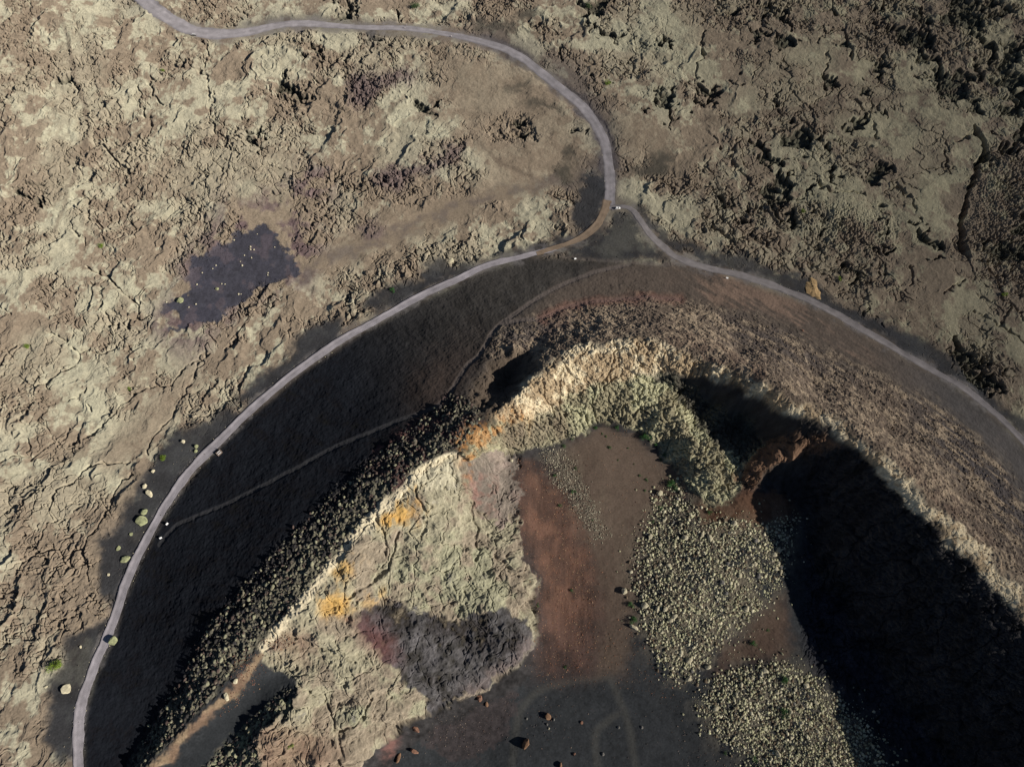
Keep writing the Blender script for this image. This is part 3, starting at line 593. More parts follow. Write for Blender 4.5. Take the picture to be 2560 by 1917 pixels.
OR = mix(const(lin(110, 97, 85)), const(lin(150, 134, 114)), sstep(-0.2, 0.4, n_str * 0.4 + m3 * 0.5 + m1 * 0.3 + m4 * 0.15))
reddish = zone([[(1330, 790), (1480, 770), (1500, 840), (1360, 870)], [(1650, 830), (1900, 900), (2000, 980), (1880, 960), (1700, 880)], [(2250, 1150), (2500, 1380), (2440, 1380), (2200, 1180)]], 20)
OR = mix(OR, const(lin(124, 98, 84)), reddish * 0.4 * sstep(-0.3, 0.3, m2))
dk = zone([[(1260, 820), (1340, 790), (1450, 765), (1420, 800), (1320, 860), (1280, 880), (1220, 880)], [(1760, 790), (1850, 800), (1990, 850), (2100, 900), (2200, 960), (2080, 940), (1950, 890), (1830, 850)], [(2240, 950), (2400, 1050), (2560, 1200), (2700, 1400), (2700, 1560), (2560, 1380), (2440, 1230), (2330, 1120)]], 26)
OR = mix(OR, const(lin(82, 76, 74)), np.clip(dk * 1.1 * sstep(0.5, -0.3, n_str * 0.8 + m2 * 0.3), 0, 1)); OR = OR * (1 + 0.14 * m3[..., None] + 0.10 * m4[..., None])
CO = mix(CO, OR, m_orock)
CO = mix(CO, mix(const(lin(66, 65, 66)), const(lin(104, 95, 90)), sstep(1000, 1200, U)), m_trail * 0.7)
CO = mix(CO, const(lin(140, 92, 78)), linemask([TRAIL_PINK[2:]], 12, 11, 0.6) * 0.3)
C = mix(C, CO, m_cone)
C = mix(C, const(lin(112, 107, 106)) * (1 + 0.15 * m3[..., None]), m_verge * 0.6 * sstep(-0.6, 0.4, m2 + m3 * 0.6))
# crater
FL = const(lin(56, 58, 60)) * (1 + 0.14 * m2[..., None] + 0.16 * m3[..., None] + 0.12 * m4[..., None])
FL = mix(FL, const(lin(92, 90, 84)), m_ftrail * 0.4)
FL = mix(FL, const(lin(102, 88, 77)) * (1 + 0.10 * m3[..., None]), m_brown)
FL = mix(FL, mix(const(lin(112, 85, 72)), const(lin(88, 69, 62)), sstep(1450, 1650, V)) * (1 + 0.25 * m2[..., None] + 0.2 * fbm(X / 2.2, Y / 14, 3, 52)[..., None]), m_red * (0.75 + 0.25 * sstep(-.3, .3, m2)))
FL = mix(FL, const(lin(92, 76, 66)), m_gully); FL = mix(FL, const(lin(104, 78, 62)) * (1 + 0.15 * m3[..., None]), m_hill)
FL = mix(FL, const(lin(132, 122, 104)) * (1 + 0.2 * m3[..., None]), np.clip((m_s1 * 0.75 + m_s2 * 0.6 + m_s3 * 0.6) * sstep(-0.5, 0.25, m2 + m3 * 0.3), 0, 1))
rubble = zone([[(1075, 1790), (1180, 1750), (1290, 1720), (1290, 1760), (1250, 1850), (1200, 1890), (1120, 1900), (1060, 1850)]], 14)
FL = mix(FL, const(lin(72, 63, 62)) * (1 + 0.4 * m3[..., None]), rg(rubble) * 0.6)
FL = mix(FL, const(lin(52, 52, 58)) * (1 + 0.4 * m3[..., None] + 0.3 * m2[..., None]), shade_in)  # rim shadow on the inner right side deepened by a darker colour
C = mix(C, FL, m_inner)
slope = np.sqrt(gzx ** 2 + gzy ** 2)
C = mix(C, const(lin(56, 54, 54)) * (1 + 0.4 * m3[..., None] + 0.3 * m2[..., None]), m_inner * sstep(0.5, 0.8, slope) * (1 - 0.8 * m_red))  # steep inner faces painted dark to stand in for crater shade
RK_SHADE = const(lin(74, 69, 64)) * (1 + 0.25 * m3[..., None])
C = mix(C, RK_SHADE, zone([[(1600, 940), (1720, 930), (1900, 1020), (2010, 1060), (2080, 1100), (1960, 1180), (1900, 1200), (1780, 1050)]], 14))  # crest recess: shade painted in as a darker rock tone
WL = mix(const(lin(146, 134, 116)), const(lin(160, 153, 130)), sstep(-0.3, 0.3, m2 + m1 * 0.5))
WL = mix(WL, const(lin(152, 151, 125)), m_green * 0.6 * sstep(-0.5, 0.3, m2)); WL = mix(WL, const(lin(182, 175, 152)), m_bright * 0.8)
WL = WL * (1 + 0.13 * m3[..., None] + 0.08 * m4[..., None])
brw = zone([[(640, 1830), (720, 1800), (800, 1830), (860, 1900), (800, 1930), (640, 1930)], [(700, 1570), (770, 1580), (780, 1640), (700, 1640)]], 22)
WL = mix(WL, const(lin(128, 100, 84)), brw * 0.7)
WL = mix(WL, const(lin(66, 64, 67)) * (1 + 0.8 * m2[..., None] + 0.6 * m3[..., None] + 0.2 * m4[..., None]), m_dark)
lip = zone([[(1325, 1580), (1330, 1630), (1290, 1675), (1220, 1700), (1160, 1745), (1140, 1730), (1200, 1690), (1260, 1660), (1300, 1620)]], 8)
WL = mix(WL, const(lin(124, 112, 108)), lip * 0.8)
WL = mix(WL, const(lin(112, 76, 74)), zone([[(880, 1560), (930, 1540), (980, 1600), (1000, 1660), (930, 1650)]], 14) * 0.6)
C = mix(C, WL, m_lwall)
UWc = mix(const(lin(150, 142, 116)), const(lin(178, 174, 142)), sstep(-0.3, 0.3, m2)) * (1 + 0.16 * m3[..., None] + 0.08 * m4[..., None])
UWc = mix(UWc, const(lin(124, 108, 94)), zone([[(1230, 1090), (1300, 1040), (1400, 1010), (1430, 1080), (1340, 1115), (1270, 1135)]], 18) * 0.7)
C = mix(C, UWc, m_uwall)
C = mix(C, const(lin(66, 63, 59)) * (1 + 0.3 * m3[..., None]), rg(zone([[(1640, 925), (1760, 950), (1900, 1030), (1915, 1100), (1860, 1160), (1800, 1130), (1740, 1050)]], 10), 0.3) * 0.85)  # right half of the spur darkened in colour to deepen its shade
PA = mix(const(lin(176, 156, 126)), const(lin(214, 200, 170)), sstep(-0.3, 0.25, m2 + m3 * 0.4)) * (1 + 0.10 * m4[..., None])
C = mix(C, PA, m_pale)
C = mix(C, mix(const(lin(128, 118, 108)), const(lin(150, 134, 124)), sstep(-.3, .3, m2)) * (1 + 0.12 * m3[..., None]), m_pink * 0.9)
C = mix(C, const(lin(114, 90, 72)) * (1 + 0.3 * m3[..., None]), m_rib)
KN = mix(const(lin(48, 46, 47)), const(lin(104, 100, 86)), sstep(0.3, 0.7, kid * 0.35 + qid * 0.3 + sample(blur(raster([(200, 2060), (360, 1960), (720, 1600), (880, 1420), (1250, 1040), (1200, 1000), (1040, 1110), (800, 1330), (480, 1700), (330, 1920)]), 6), U, V) * 0.7 - 0.1))
KN = mix(KN, const(lin(84, 66, 62)), sstep(860, 1000, U) * sstep(0.1, 0.5, m2 + 0.2))
C = mix(C, KN * (1 + 0.15 * m3[..., None]), m_knob); C = mix(C, mix(const(lin(120, 112, 96)), const(lin(156, 154, 122)), sstep(0.3, 0.6, kid)), m_knob2)
C = mix(C, const(lin(50, 52, 54)) * (1 + 0.12 * m2[..., None]), m_valley); C = mix(C, mix(const(lin(128, 106, 88)), const(lin(148, 128, 104)), sstep(-.3, .3, m2)) * (1 + 0.15 * m3[..., None]), m_ledge)
C = mix(C, const(lin(132, 92, 82)) * (1 + 0.2 * m3[..., None]), m_redp * 0.6)
C = mix(C, mix(const(lin(178, 144, 92)), const(lin(196, 156, 84)), sstep(-.3, .3, m2)) * (1 + 0.15 * m3[..., None]), m_yel * 0.82)
C = mix(C, const(lin(166, 120, 72)) * (1 + 0.2 * m3[..., None]), m_ora * 0.75 * sstep(-0.9, 0.1, m3 + m2))
C = mix(C, const(lin(212, 200, 172)), m_white * 0.75)
C = mix(C, const(lin(96, 84, 72)), m_pit * 0.8)
C = np.clip(C, 0.012, 0.85)

# ---------------------------------------------------------------- materials
def new_mat(name, col=(0.5, 0.5, 0.5), rough=0.9, attr=None, noise=None, spec=0.2):
    m = bpy.data.materials.new(name); m.use_nodes = True
    N, L = m.node_tree.nodes, m.node_tree.links
    b = N["Principled BSDF"]; b.inputs["Roughness"].default_value = rough; b.inputs["Specular IOR Level"].default_value = spec
    b.inputs["Diffuse Roughness"].default_value = 1.0 if rough > 0.8 else 0.2
    src = None
    if attr:
        a = N.new("ShaderNodeVertexColor"); a.layer_name = attr; src = a.outputs[0]
    if noise:
        tc = N.new("ShaderNodeTexCoord"); t = N.new("ShaderNodeTexNoise"); t.inputs["Scale"].default_value = noise[0]; t.inputs["Detail"].default_value = 5
        L.new(tc.outputs["Object"], t.inputs["Vector"])
        r = N.new("ShaderNodeMapRange"); r.inputs[1].default_value = 0.25; r.inputs[2].default_value = 0.75; r.inputs[3].default_value = 1 - noise[1]; r.inputs[4].default_value = 1 + noise[1]
        L.new(t.outputs[0], r.inputs[0])
        mx = N.new("ShaderNodeMix"); mx.data_type = 'RGBA'; mx.blend_type = 'MULTIPLY'; mx.inputs[0].default_value = 1
        if src: L.new(src, mx.inputs[6])
        else: mx.inputs[6].default_value = (*col, 1)
        L.new(r.outputs[0], mx.inputs[7]); src = mx.outputs[2]
    if src: L.new(src, b.inputs["Base Color"])
    else: b.inputs["Base Color"].default_value = (*col, 1)
    return m
M_ground = new_mat("volcanic_ground", attr="Col", noise=(0.9, 0.22), rough=0.95, spec=0.05)

# ---------------------------------------------------------------- the ground, split by landform
print("meshes")
def grid_mesh(name, facemask, mat, **props):
    j, i = np.nonzero(facemask)
    v00 = j * NX + i
    quads = np.stack([v00, v00 + 1, v00 + NX + 1, v00 + NX], 1).ravel()
    uniq, inv = np.unique(quads, return_inverse=True)
    me = bpy.data.meshes.new(name)
    nv, nf = len(uniq), len(j)
    me.vertices.add(nv); me.loops.add(nf * 4); me.polygons.add(nf)
    co = np.stack([PX.ravel()[uniq], PY.ravel()[uniq], PZ.ravel()[uniq]], 1).astype(np.float32)
    me.vertices.foreach_set("co", co.ravel())
    me.loops.foreach_set("vertex_index", inv.astype(np.int32))
    me.polygons.foreach_set("loop_start", np.arange(0, nf * 4, 4, dtype=np.int32))
    me.polygons.foreach_set("use_smooth", np.zeros(nf, bool))
    me.update(calc_edges=True)
    a = me.color_attributes.new("Col", 'FLOAT_COLOR', 'POINT')
    c4 = np.ones((nv, 4), np.float32); c4[:, :3] = C.reshape(-1, 3)[uniq]
    a.data.foreach_set("color", c4.ravel())
    me.materials.append(mat)
    o = bpy.data.objects.new(name, me); COL.objects.link(o)
    for k, v in props.items(): o[k] = v
    return o
def fc(m): return (m[:-1, :-1] + m[1:, 1:] + m[:-1, 1:] + m[1:, :-1]) * 0.25
f_wall = fc(np.clip(np.maximum.reduce([m_lwall, m_pale, m_uwall, m_rib, m_knob * m_inner, shade_in, m_pink, m_ledge]), 0, 1)) > 0.5
f_inner = (fc(m_inner) > 0.5)
f_cone = fc(m_cone) > 0.5
grid_mesh("crater_wall", f_wall & f_cone, M_ground, kind="structure")
grid_mesh("crater_floor", f_inner & ~f_wall & f_cone, M_ground, kind="structure")
grid_mesh("volcano_slope", f_cone & ~f_inner & ~f_wall, M_ground, kind="structure")
grid_mesh("lava_field", ~f_cone, M_ground, kind="structure")

# surface lookups
PZr = PZ
def ground_z(x, y):
    x = np.asarray(x, float); y = np.asarray(y, float)
    i = np.clip(np.searchsorted(gx, x) - 1, 0, NX - 2); j = np.clip(np.searchsorted(gy, y) - 1, 0, NY - 2)
    a = (x - gx[i]) / (gx[i + 1] - gx[i]); b = (y - gy[j]) / (gy[j + 1] - gy[j])
    return (PZr[j, i] * (1 - a) + PZr[j, i + 1] * a) * (1 - b) + (PZr[j + 1, i] * (1 - a) + PZr[j + 1, i + 1] * a) * b
def on_ground(u, v):
    """first point of the ground along a photo pixel's line of sight"""
    u = np.atleast_1d(np.asarray(u, float)); v = np.atleast_1d(np.asarray(v, float))
    z = np.full(u.shape, 70.0); done = np.zeros(u.shape, bool); res = z.copy()
    while z[0] > -40:
        x, y = unproject(u, v, z); h = ground_z(x, y)
        hit = (~done) & (h >= z); res[hit] = z[hit]; done |= hit
        z = z - 0.5
        if done.all(): break
    res[~done] = -16
    x, y = unproject(u, v, res)
    return x, y, ground_z(x, y)
def gp(u, v):
    x, y, z = on_ground(u, v); return float(x[0]), float(y[0]), float(z[0])
def px_m(u, v, z=0.0):
    x, y = unproject([u, u + 10], [v, v], z); return 10 / (x[1] - x[0])     # photo pixels per metre there

# ---------------------------------------------------------------- roads: strips laid on the ground
def road(name, pts, wid_px, mat, lift=0.14, kind="structure", jitter=0.9, nz=13):
    P = spline(pts, 7)
    x, y, z = on_ground(P[:, 0], P[:, 1])
    W = np.array([wid_px(p[0], p[1]) for p in P]) / np.array([px_m(p[0], p[1]) for p in P]) * 0.5
    q = np.stack([x, y], 1)
    k = np.ones(5) / 5
    for d in (0, 1): q[:, d] = np.convolve(np.pad(q[:, d], 2, mode='edge'), k, 'valid')
    t = np.gradient(q, axis=0); t /= np.linalg.norm(t, axis=1)[:, None]; nn = np.stack([-t[:, 1], t[:, 0]], 1)
    s = np.linspace(-1, 1, nz)
    rows = []
    jl = np.convolve(RNG.normal(0, jitter, len(q) + 4), np.ones(5) / 5, 'valid'); jr = np.convolve(RNG.normal(0, jitter, len(q) + 4), np.ones(5) / 5, 'valid')
    for i in range(len(q)):
        w = np.where(s < 0, W[i] + jl[i], W[i] + jr[i]) * s
        rows.append(q[i] + nn[i] * w[:, None])
    R = np.array(rows)
    zz = ground_z(R[..., 0], R[..., 1])
    zc = np.maximum(zz, np.median(zz, axis=1)[:, None] - 0.2) + lift
    zc[:, 0] = zz[:, 0] - 0.1; zc[:, -1] = zz[:, -1] - 0.1
    ve = np.concatenate([R, zc[..., None]], 2).reshape(-1, 3)
    fa = [(i * nz + k, i * nz + k + 1, (i + 1) * nz + k + 1, (i + 1) * nz + k) for i in range(len(q) - 1) for k in range(nz - 1)]
    me = bpy.data.meshes.new(name); me.from_pydata([tuple(v) for v in ve], [], fa); me.update()
    if me.polygons[0].normal.z < 0: me.flip_normals()
    for p in me.polygons: p.use_smooth = True
    at = me.color_attributes.new("Col", 'FLOAT_COLOR', 'POINT')
    S = np.broadcast_to(s, zc.shape); gxx, gyy = R[..., 0].astype(np.float32), R[..., 1].astype(np.float32)
    wear = 0.97 + 0.10 * np.exp(-((np.abs(S) - 0.42) / 0.16) ** 2) + 0.14 * fbm(gxx / 9, gyy / 9, 3, 15) + 0.10 * vnoise(gxx / 1.6, gyy / 1.6, 16) - 0.22 * sstep(0.62, 1.0, np.abs(S) + 0.25 * fbm(gxx / 5, gyy / 5, 2, 18))
    cv = np.ones((len(ve), 4), np.float32); cv[:, :3] = np.clip(wear, 0.4, 1.4).reshape(-1, 1) * np.asarray(mat["tint"])[None]
    at.data.foreach_set("color", cv.ravel())
    me.materials.append(mat)
    o = bpy.data.objects.new(name, me); COL.objects.link(o); o["kind"] = kind
    return o
def road_mat(name, c):
    m = new_mat(name, attr="Col", noise=(0.18, 0.2), rough=0.95, spec=0.05); m["tint"] = [float(q) for q in c]
    N, L = m.node_tree.nodes, m.node_tree.links
    tc = N.new("ShaderNodeTexCoord"); t = N.new("ShaderNodeTexNoise"); t.inputs["Scale"].default_value = 2.2; t.inputs["Detail"].default_value = 6
    L.new(tc.outputs["Object"], t.inputs["Vector"]); bp = N.new("ShaderNodeBump"); bp.inputs["Strength"].default_value = 0.6; bp.inputs["Distance"].default_value = 0.25
    L.new(t.outputs[0], bp.inputs["Height"]); L.new(bp.outputs[0], N["Principled BSDF"].inputs["Normal"])
    return m
M_road1 = road_mat("grey_gravel", lin(136, 131, 133)); M_road2 = road_mat("pale_gravel", lin(152, 146, 149)); M_road3 = road_mat("dark_gravel", lin(130, 124, 123)); M_road4 = road_mat("ochre_gravel", lin(132, 115, 98))
road("gravel_road", ROAD_MAIN, lambda u, v: np.interp(u, [300, 480, 560, 700, 860, 1100, 1300, 1420, 1530], [34, 36, 34, 22, 17, 18, 24, 26, 27]), M_road1)
road("footpath", ROAD_LEFT[4:], lambda u, v: np.interp(v, [600, 640, 700, 860, 1100, 1400, 1917], [14, 17, 21, 24, 27, 26, 31]), M_road2, lift=0.18)
road("dirt_track", ROAD_LEFT[:6], lambda u, v: np.interp(v, [500, 560, 634], [22, 21, 14]), M_road4, lift=0.26)
road("gravel_track", ROAD_RIGHT, lambda u, v: np.interp(u, [1520, 1560, 1620, 1700, 1900, 2200, 2560], [17, 17, 17, 22, 23, 22, 20]), M_road3, lift=0.22)

# ================================================================ things
def tag(o, label=None, cat=None, group=None, kind=None):
    if label: o["label"] = label
    if cat: o["category"] = cat
    if group: o["group"] = group
    if kind: o["kind"] = kind
    return o
def mesh_ob(name, verts, faces, mat, parent=None, loc=None, smooth=False):
    me = bpy.data.meshes.new(name); me.from_pydata([tuple(v) for v in verts], [], [tuple(f) for f in faces]); me.update()
    for p in me.polygons: p.use_smooth = smooth
    me.materials.append(mat)
    o = bpy.data.objects.new(name, me); COL.objects.link(o)
    if parent: o.parent = parent
    if loc is not None: o.location = loc
    return o
def bm_ob(name, bm, mat, parent=None, loc=None, smooth=False):
    me = bpy.data.meshes.new(name); bmesh.ops.recalc_face_normals(bm, faces=bm.faces); bm.to_mesh(me); bm.free()
    for p in me.polygons: p.use_smooth = smooth
    me.materials.append(mat)
    o = bpy.data.objects.new(name, me); COL.objects.link(o)
    if parent: o.parent = parent
    if loc is not None: o.location = loc
    return o
def empty(name, loc, rz=0.0):
    o = bpy.data.objects.new(name, None); COL.objects.link(o); o.location = loc; o.rotation_euler = (0, 0, rz); o.empty_display_size = 0.5
    return o
def add_box(bm, c, d, rot=None, bevel=0.0):
    r = bmesh.ops.create_cube(bm, size=1.0)
    vs = r["verts"]
    M = Matrix.Translation(c) @ (rot.to_4x4() if rot else Matrix.Identity(4)) @ Matrix.Diagonal((*d, 1))
    bmesh.ops.transform(bm, matrix=M, verts=vs)
    if bevel:
        es = list({e for v in vs for e in v.link_edges})
        bmesh.ops.bevel(bm, geom=es, offset=bevel, segments=2, affect='EDGES')
def add_cyl(bm, a, b, r, seg=12, r2=None):
    a, b = Vector(a), Vector(b)
    q = bmesh.ops.create_cone(bm, cap_ends=True, segments=seg, radius1=r, radius2=r if r2 is None else r2, depth=(b - a).length)
    M = Matrix.Translation((a + b) / 2) @ (b - a).to_track_quat('Z', 'Y').to_matrix().to_4x4()
    bmesh.ops.transform(bm, matrix=M, verts=q["verts"])

# ---------------------------------------------------------------- rocks
M_pale = new_mat("pale_rock", tuple(lin(190, 181, 154)), noise=(2.2, 0.3))
M_grey = new_mat("grey_rock", tuple(lin(120, 116, 110)), noise=(2.2, 0.3))
M_orange = new_mat("rusty_rock", tuple(lin(124, 96, 74)), noise=(1.6, 0.4))
M_lichen = new_mat("lichen_rock", tuple(lin(146, 148, 112)), noise=(1.4, 0.5))
M_red = new_mat("reddish_rock", tuple(lin(132, 98, 80)), noise=(2.0, 0.35))
M_sand = new_mat("ochre_sand", tuple(lin(158, 132, 94)), noise=(0.5, 0.5))
def rock_data(name, seed, mat, sub=2, sharp=0.3):
    rnd = random.Random(seed)
    bm = bmesh.new(); bmesh.ops.create_icosphere(bm, subdivisions=sub, radius=1.0)
    planes = [(Vector((rnd.gauss(0, 1), rnd.gauss(0, 1), rnd.gauss(0, 1))).normalized(), rnd.uniform(0.62, 0.95)) for _ in range(11)]
    ph = [rnd.uniform(0, 6) for _ in range(6)]
    for v in bm.verts:
        p = v.co.copy()
        for nn, dd in planes:
            k = p.dot(nn)
            if k > dd: p -= nn * (k - dd)
        p *= 1 + 0.10 * math.sin(3.1 * p.x + ph[0]) * math.sin(2.7 * p.y + ph[1]) + 0.06 * math.sin(6 * p.z + ph[2] + 4 * p.x) + rnd.uniform(-0.03, 0.03)
        v.co = Vector((p.x, p.y * rnd.uniform(0.97, 1.03), p.z * 0.78))
    me = bpy.data.meshes.new(name); bm.to_mesh(me); bm.free(); me.materials.append(mat)
    return me
ROCKS = {k: [rock_data(nm, 10 * q + i, m) for i in range(5)] for q, (k, nm, m) in enumerate([("pale", "pale_rock", M_pale), ("grey", "grey_rock", M_grey), ("orange", "rusty_rock", M_orange), ("lichen", "lichen_rock", M_lichen), ("red", "reddish_rock", M_red)])}
def rock(u, v, r, kind, label, group=None, asp=1.0, ang=0.0, hz=1.0, name="boulder", sink=0.25):
    x, y, z = gp(u, v); s = r / px_m(u, v, z)
    o = bpy.data.objects.new(name, random.choice(ROCKS[kind])); COL.objects.link(o)
    o.scale = (s, s * asp, s * hz); o.rotation_euler = (random.uniform(-.2, .2), random.uniform(-.2, .2), math.radians(-ang) if asp != 1 else random.uniform(0, 6.28))
    o.location = (x, y, z + s * 0.78 * hz * (1 - 2 * sink) * 0.9)
    return tag(o, label, "boulder", group)

G_BP = "pale boulders on the black ash patch"
def zz(o, s, l): return [(o[0] + a * s, o[1] + b * s) for a, b in l]
for (u, v), r in zip(zz((400, 540), 0.1812, [(285, 1175), (795, 1010)]), (10, 5.0)):
    rock(u, v, r, "lichen", "largest rounded pale green boulder on the black ash patch" if r > 8 else "mid sized yellowish boulder in the middle of the black ash patch", G_BP, hz=0.8)
for u, v in zz((400, 540), 0.1812, [(1250, 465), (1300, 470), (1585, 435), (1110, 630), (1135, 685), (775, 685), (730, 730), (585, 785), (515, 950), (855, 940), (900, 945), (400, 1260), (1085, 1080), (1120, 1080),
                                    (1345, 255), (1495, 790), (1490, 820), (1165, 545), (1265, 580), (1025, 335), (90, 1190), (500, 1220), (1250, 430)]):
    rock(u, v, random.uniform(1.3, 2.6), "pale", "small pale boulder lying on the dark blue black ash patch", G_BP, name="stone")
rock(355, 1302, 16, "lichen", "largest yellow green lichen boulder in the black ash beside the path", asp=0.8, ang=0, hz=0.45)
rock(361, 1279, 9, "lichen", "pale lichen boulder standing just above the largest lichen boulder", hz=0.8)
rock(374, 1234, 12, "pale", "long pale boulder at the tip of a lava lobe by the path", asp=0.55, ang=48, hz=0.6)
rock(362, 1215, 7, "pale", "pale boulder stuck to the edge of the tan lava lobe", hz=0.8)
rock(458, 1104, 6, "pale", "round pale boulder at the upper end of the ash strip", hz=0.8)
rock(492, 1116, 6, "lichen", "upper one of two touching light boulders near the path")
rock(490, 1128, 4.5, "lichen", "lower one of two touching light boulders near the path")
rock(384, 1178, 5, "pale", "broken whitish stone in the middle of the black ash strip")
rock(314, 1398, 14, "lichen", "oblong yellow green boulder touching the path edge", asp=0.6, ang=-25, hz=0.4)
rock(296, 1370, 6, "lichen", "flat green boulder above the oblong yellow green one", hz=0.4)
rock(329, 1335, 5, "lichen", "small green tuft like boulder between ash and path", hz=0.4)
rock(272, 1436, 4, "pale", "small square grey green stone on the ash by the path", hz=0.5)
rock(168, 1722, 13, "pale", "round whitish lichen boulder on ash in the lower left corner", hz=0.4)
rock(202, 1616, 4.5, "pale", "small bright white boulder on ash below the lava tongue", asp=0.6, ang=60)
rock(285, 1602, 11, "lichen", "squarish olive boulder on the inner edge of the path", hz=0.75)
rock(117, 1716, 4, "pale", "pale stone at the lava edge left of the whitish boulder")
rock(1128, 654, 8, "pale", "pale tan boulder on the ash above the path bend", hz=0.7)
rock(1560, 1477, 9, "pale", "lone whitish boulder on brown talus left of the scree")
rock(1611, 1513, 9, "pale", "bright rounded boulder at the left edge of the scree")
rock(1279, 1152, 5, "pale", "white boulder below the orange cliff")
rock(1774, 1345, 10, "pale", "tallest whitish boulder near the top of the scree", asp=0.7, ang=70)
rock(1585, 1568, 14, "pale", "long jagged pale boulder under a green bush beside the scree", asp=0.4, ang=25, hz=0.6)
rock(1370, 1790, 8, "orange", "ochre boulder surrounded by rubble on the dark crater floor", hz=1.1)
rock(1315, 1857, 15, "orange", "largest rusty orange boulder on the crater floor", asp=0.5, ang=-62, hz=1.2)
rock(1217, 1760, 8, "orange", "upright yellow brown boulder below the dark cliff", asp=0.5, ang=75)
rock(1198, 1743, 11, "red", "brown boulder fallen at the foot of the dark cliff", asp=0.7, ang=60)
rock(1402, 1912, 9, "orange", "yellow ochre slab boulder at the bottom edge of the picture", asp=0.4, ang=-85)
rock(1435, 1884, 5, "red", "grey brown boulder low on the crater floor right of the rusty one", asp=0.7, ang=-50)
rock(1454, 1805, 4, "red", "pinkish boulder right of the ochre boulder")
rock(1317, 1796, 3, "grey", "small grey boulder left of the ochre boulder")
rock(1385, 1798, 3.5, "grey", "small grey boulder touching the right of the ochre boulder", asp=0.6, ang=-70)
rock(1368, 1810, 3, "grey", "small grey boulder just below the ochre boulder")
rock(1372, 1820, 2.6, "pale", "small light boulder second below the ochre boulder")
rock(1036, 1876, 13, "red", "curved brown boulder at the foot of the pale wall", asp=0.4, ang=20)
rock(997, 1893, 12, "orange", "long orange slab boulder under the pale wall", asp=0.4, ang=-70)
rock(1040, 1820, 14, "red", "long pinkish slab boulder at the end of the pale wall", asp=0.45, ang=30)
rock(1604, 1817, 4, "grey", "grey boulder beside the right floor trail")
rock(1546, 1817, 4, "grey", "dark grey boulder between the two floor trails")
rock(1507, 1884, 4.5, "grey", "dark grey boulder low between the two floor trails")
rock(568, 1740, 11, "pale", "pale boulder heap lying on the dark ash of the rim gully", asp=0.5, ang=65)
rock(590, 1702, 7, "pale", "whitish boulder on reddish rubble in the rim gully")
rock(2006, 827, 3, "red", "small brown stone alone on the smooth brown slope")

def in_poly(poly, n, rng):
    P = np.array(poly, float); lo, hi = P.min(0), P.max(0); out = []
    while len(out) < n:
        q = rng.uniform(lo, hi, (n * 2, 2)); ins = np.zeros(len(q), bool)
        for a, b in zip(P, np.roll(P, -1, 0)):
            c = (a[1] > q[:, 1]) != (b[1] > q[:, 1])
            with np.errstate(divide='ignore', invalid='ignore'): xi = (b[0] - a[0]) * (q[:, 1] - a[1]) / (b[1] - a[1]) + a[0]
            ins ^= c & (q[:, 0] < xi)
        out.extend(q[ins][:n - len(out)].tolist())
    return np.array(out)

def ragged(poly, n, j):
    return in_poly(poly, n, RNG) + RNG.normal(0, 1, (n, 2)) * (RNG.random((n, 1)) ** 2 * j)
# the 300 largest scree boulders one by one
pts = np.vstack([in_poly(SCREE1, 190, RNG) + RNG.normal(0, 10, (190, 2)), in_poly(SCREE2, 110, RNG) + RNG.normal(0, 10, (110, 2))])
x, y, z = on_ground(pts[:, 0], pts[:, 1])
for i in range(len(pts)):
    s = 0.85 + 1.7 * random.random() ** 4
    o = bpy.data.objects.new("boulder", random.choice(ROCKS["pale" if random.random() < 0.86 else "grey"])); COL.objects.link(o)
    o.scale = (s, s * random.uniform(.6, 1), s * random.uniform(.7, 1.1)); o.rotation_euler = (random.uniform(-.5, .5), random.uniform(-.5, .5), random.uniform(0, 6.28))
    o.location = (x[i], y[i], z[i] + s * 0.35)
    if i < 190: tag(o, "pale angular boulder in the big scree fan above the gully", "boulder", "scree boulders above the gully")
    else: tag(o, "pale angular boulder in the lower scree fan below the gully", "boulder", "scree boulders below the gully")

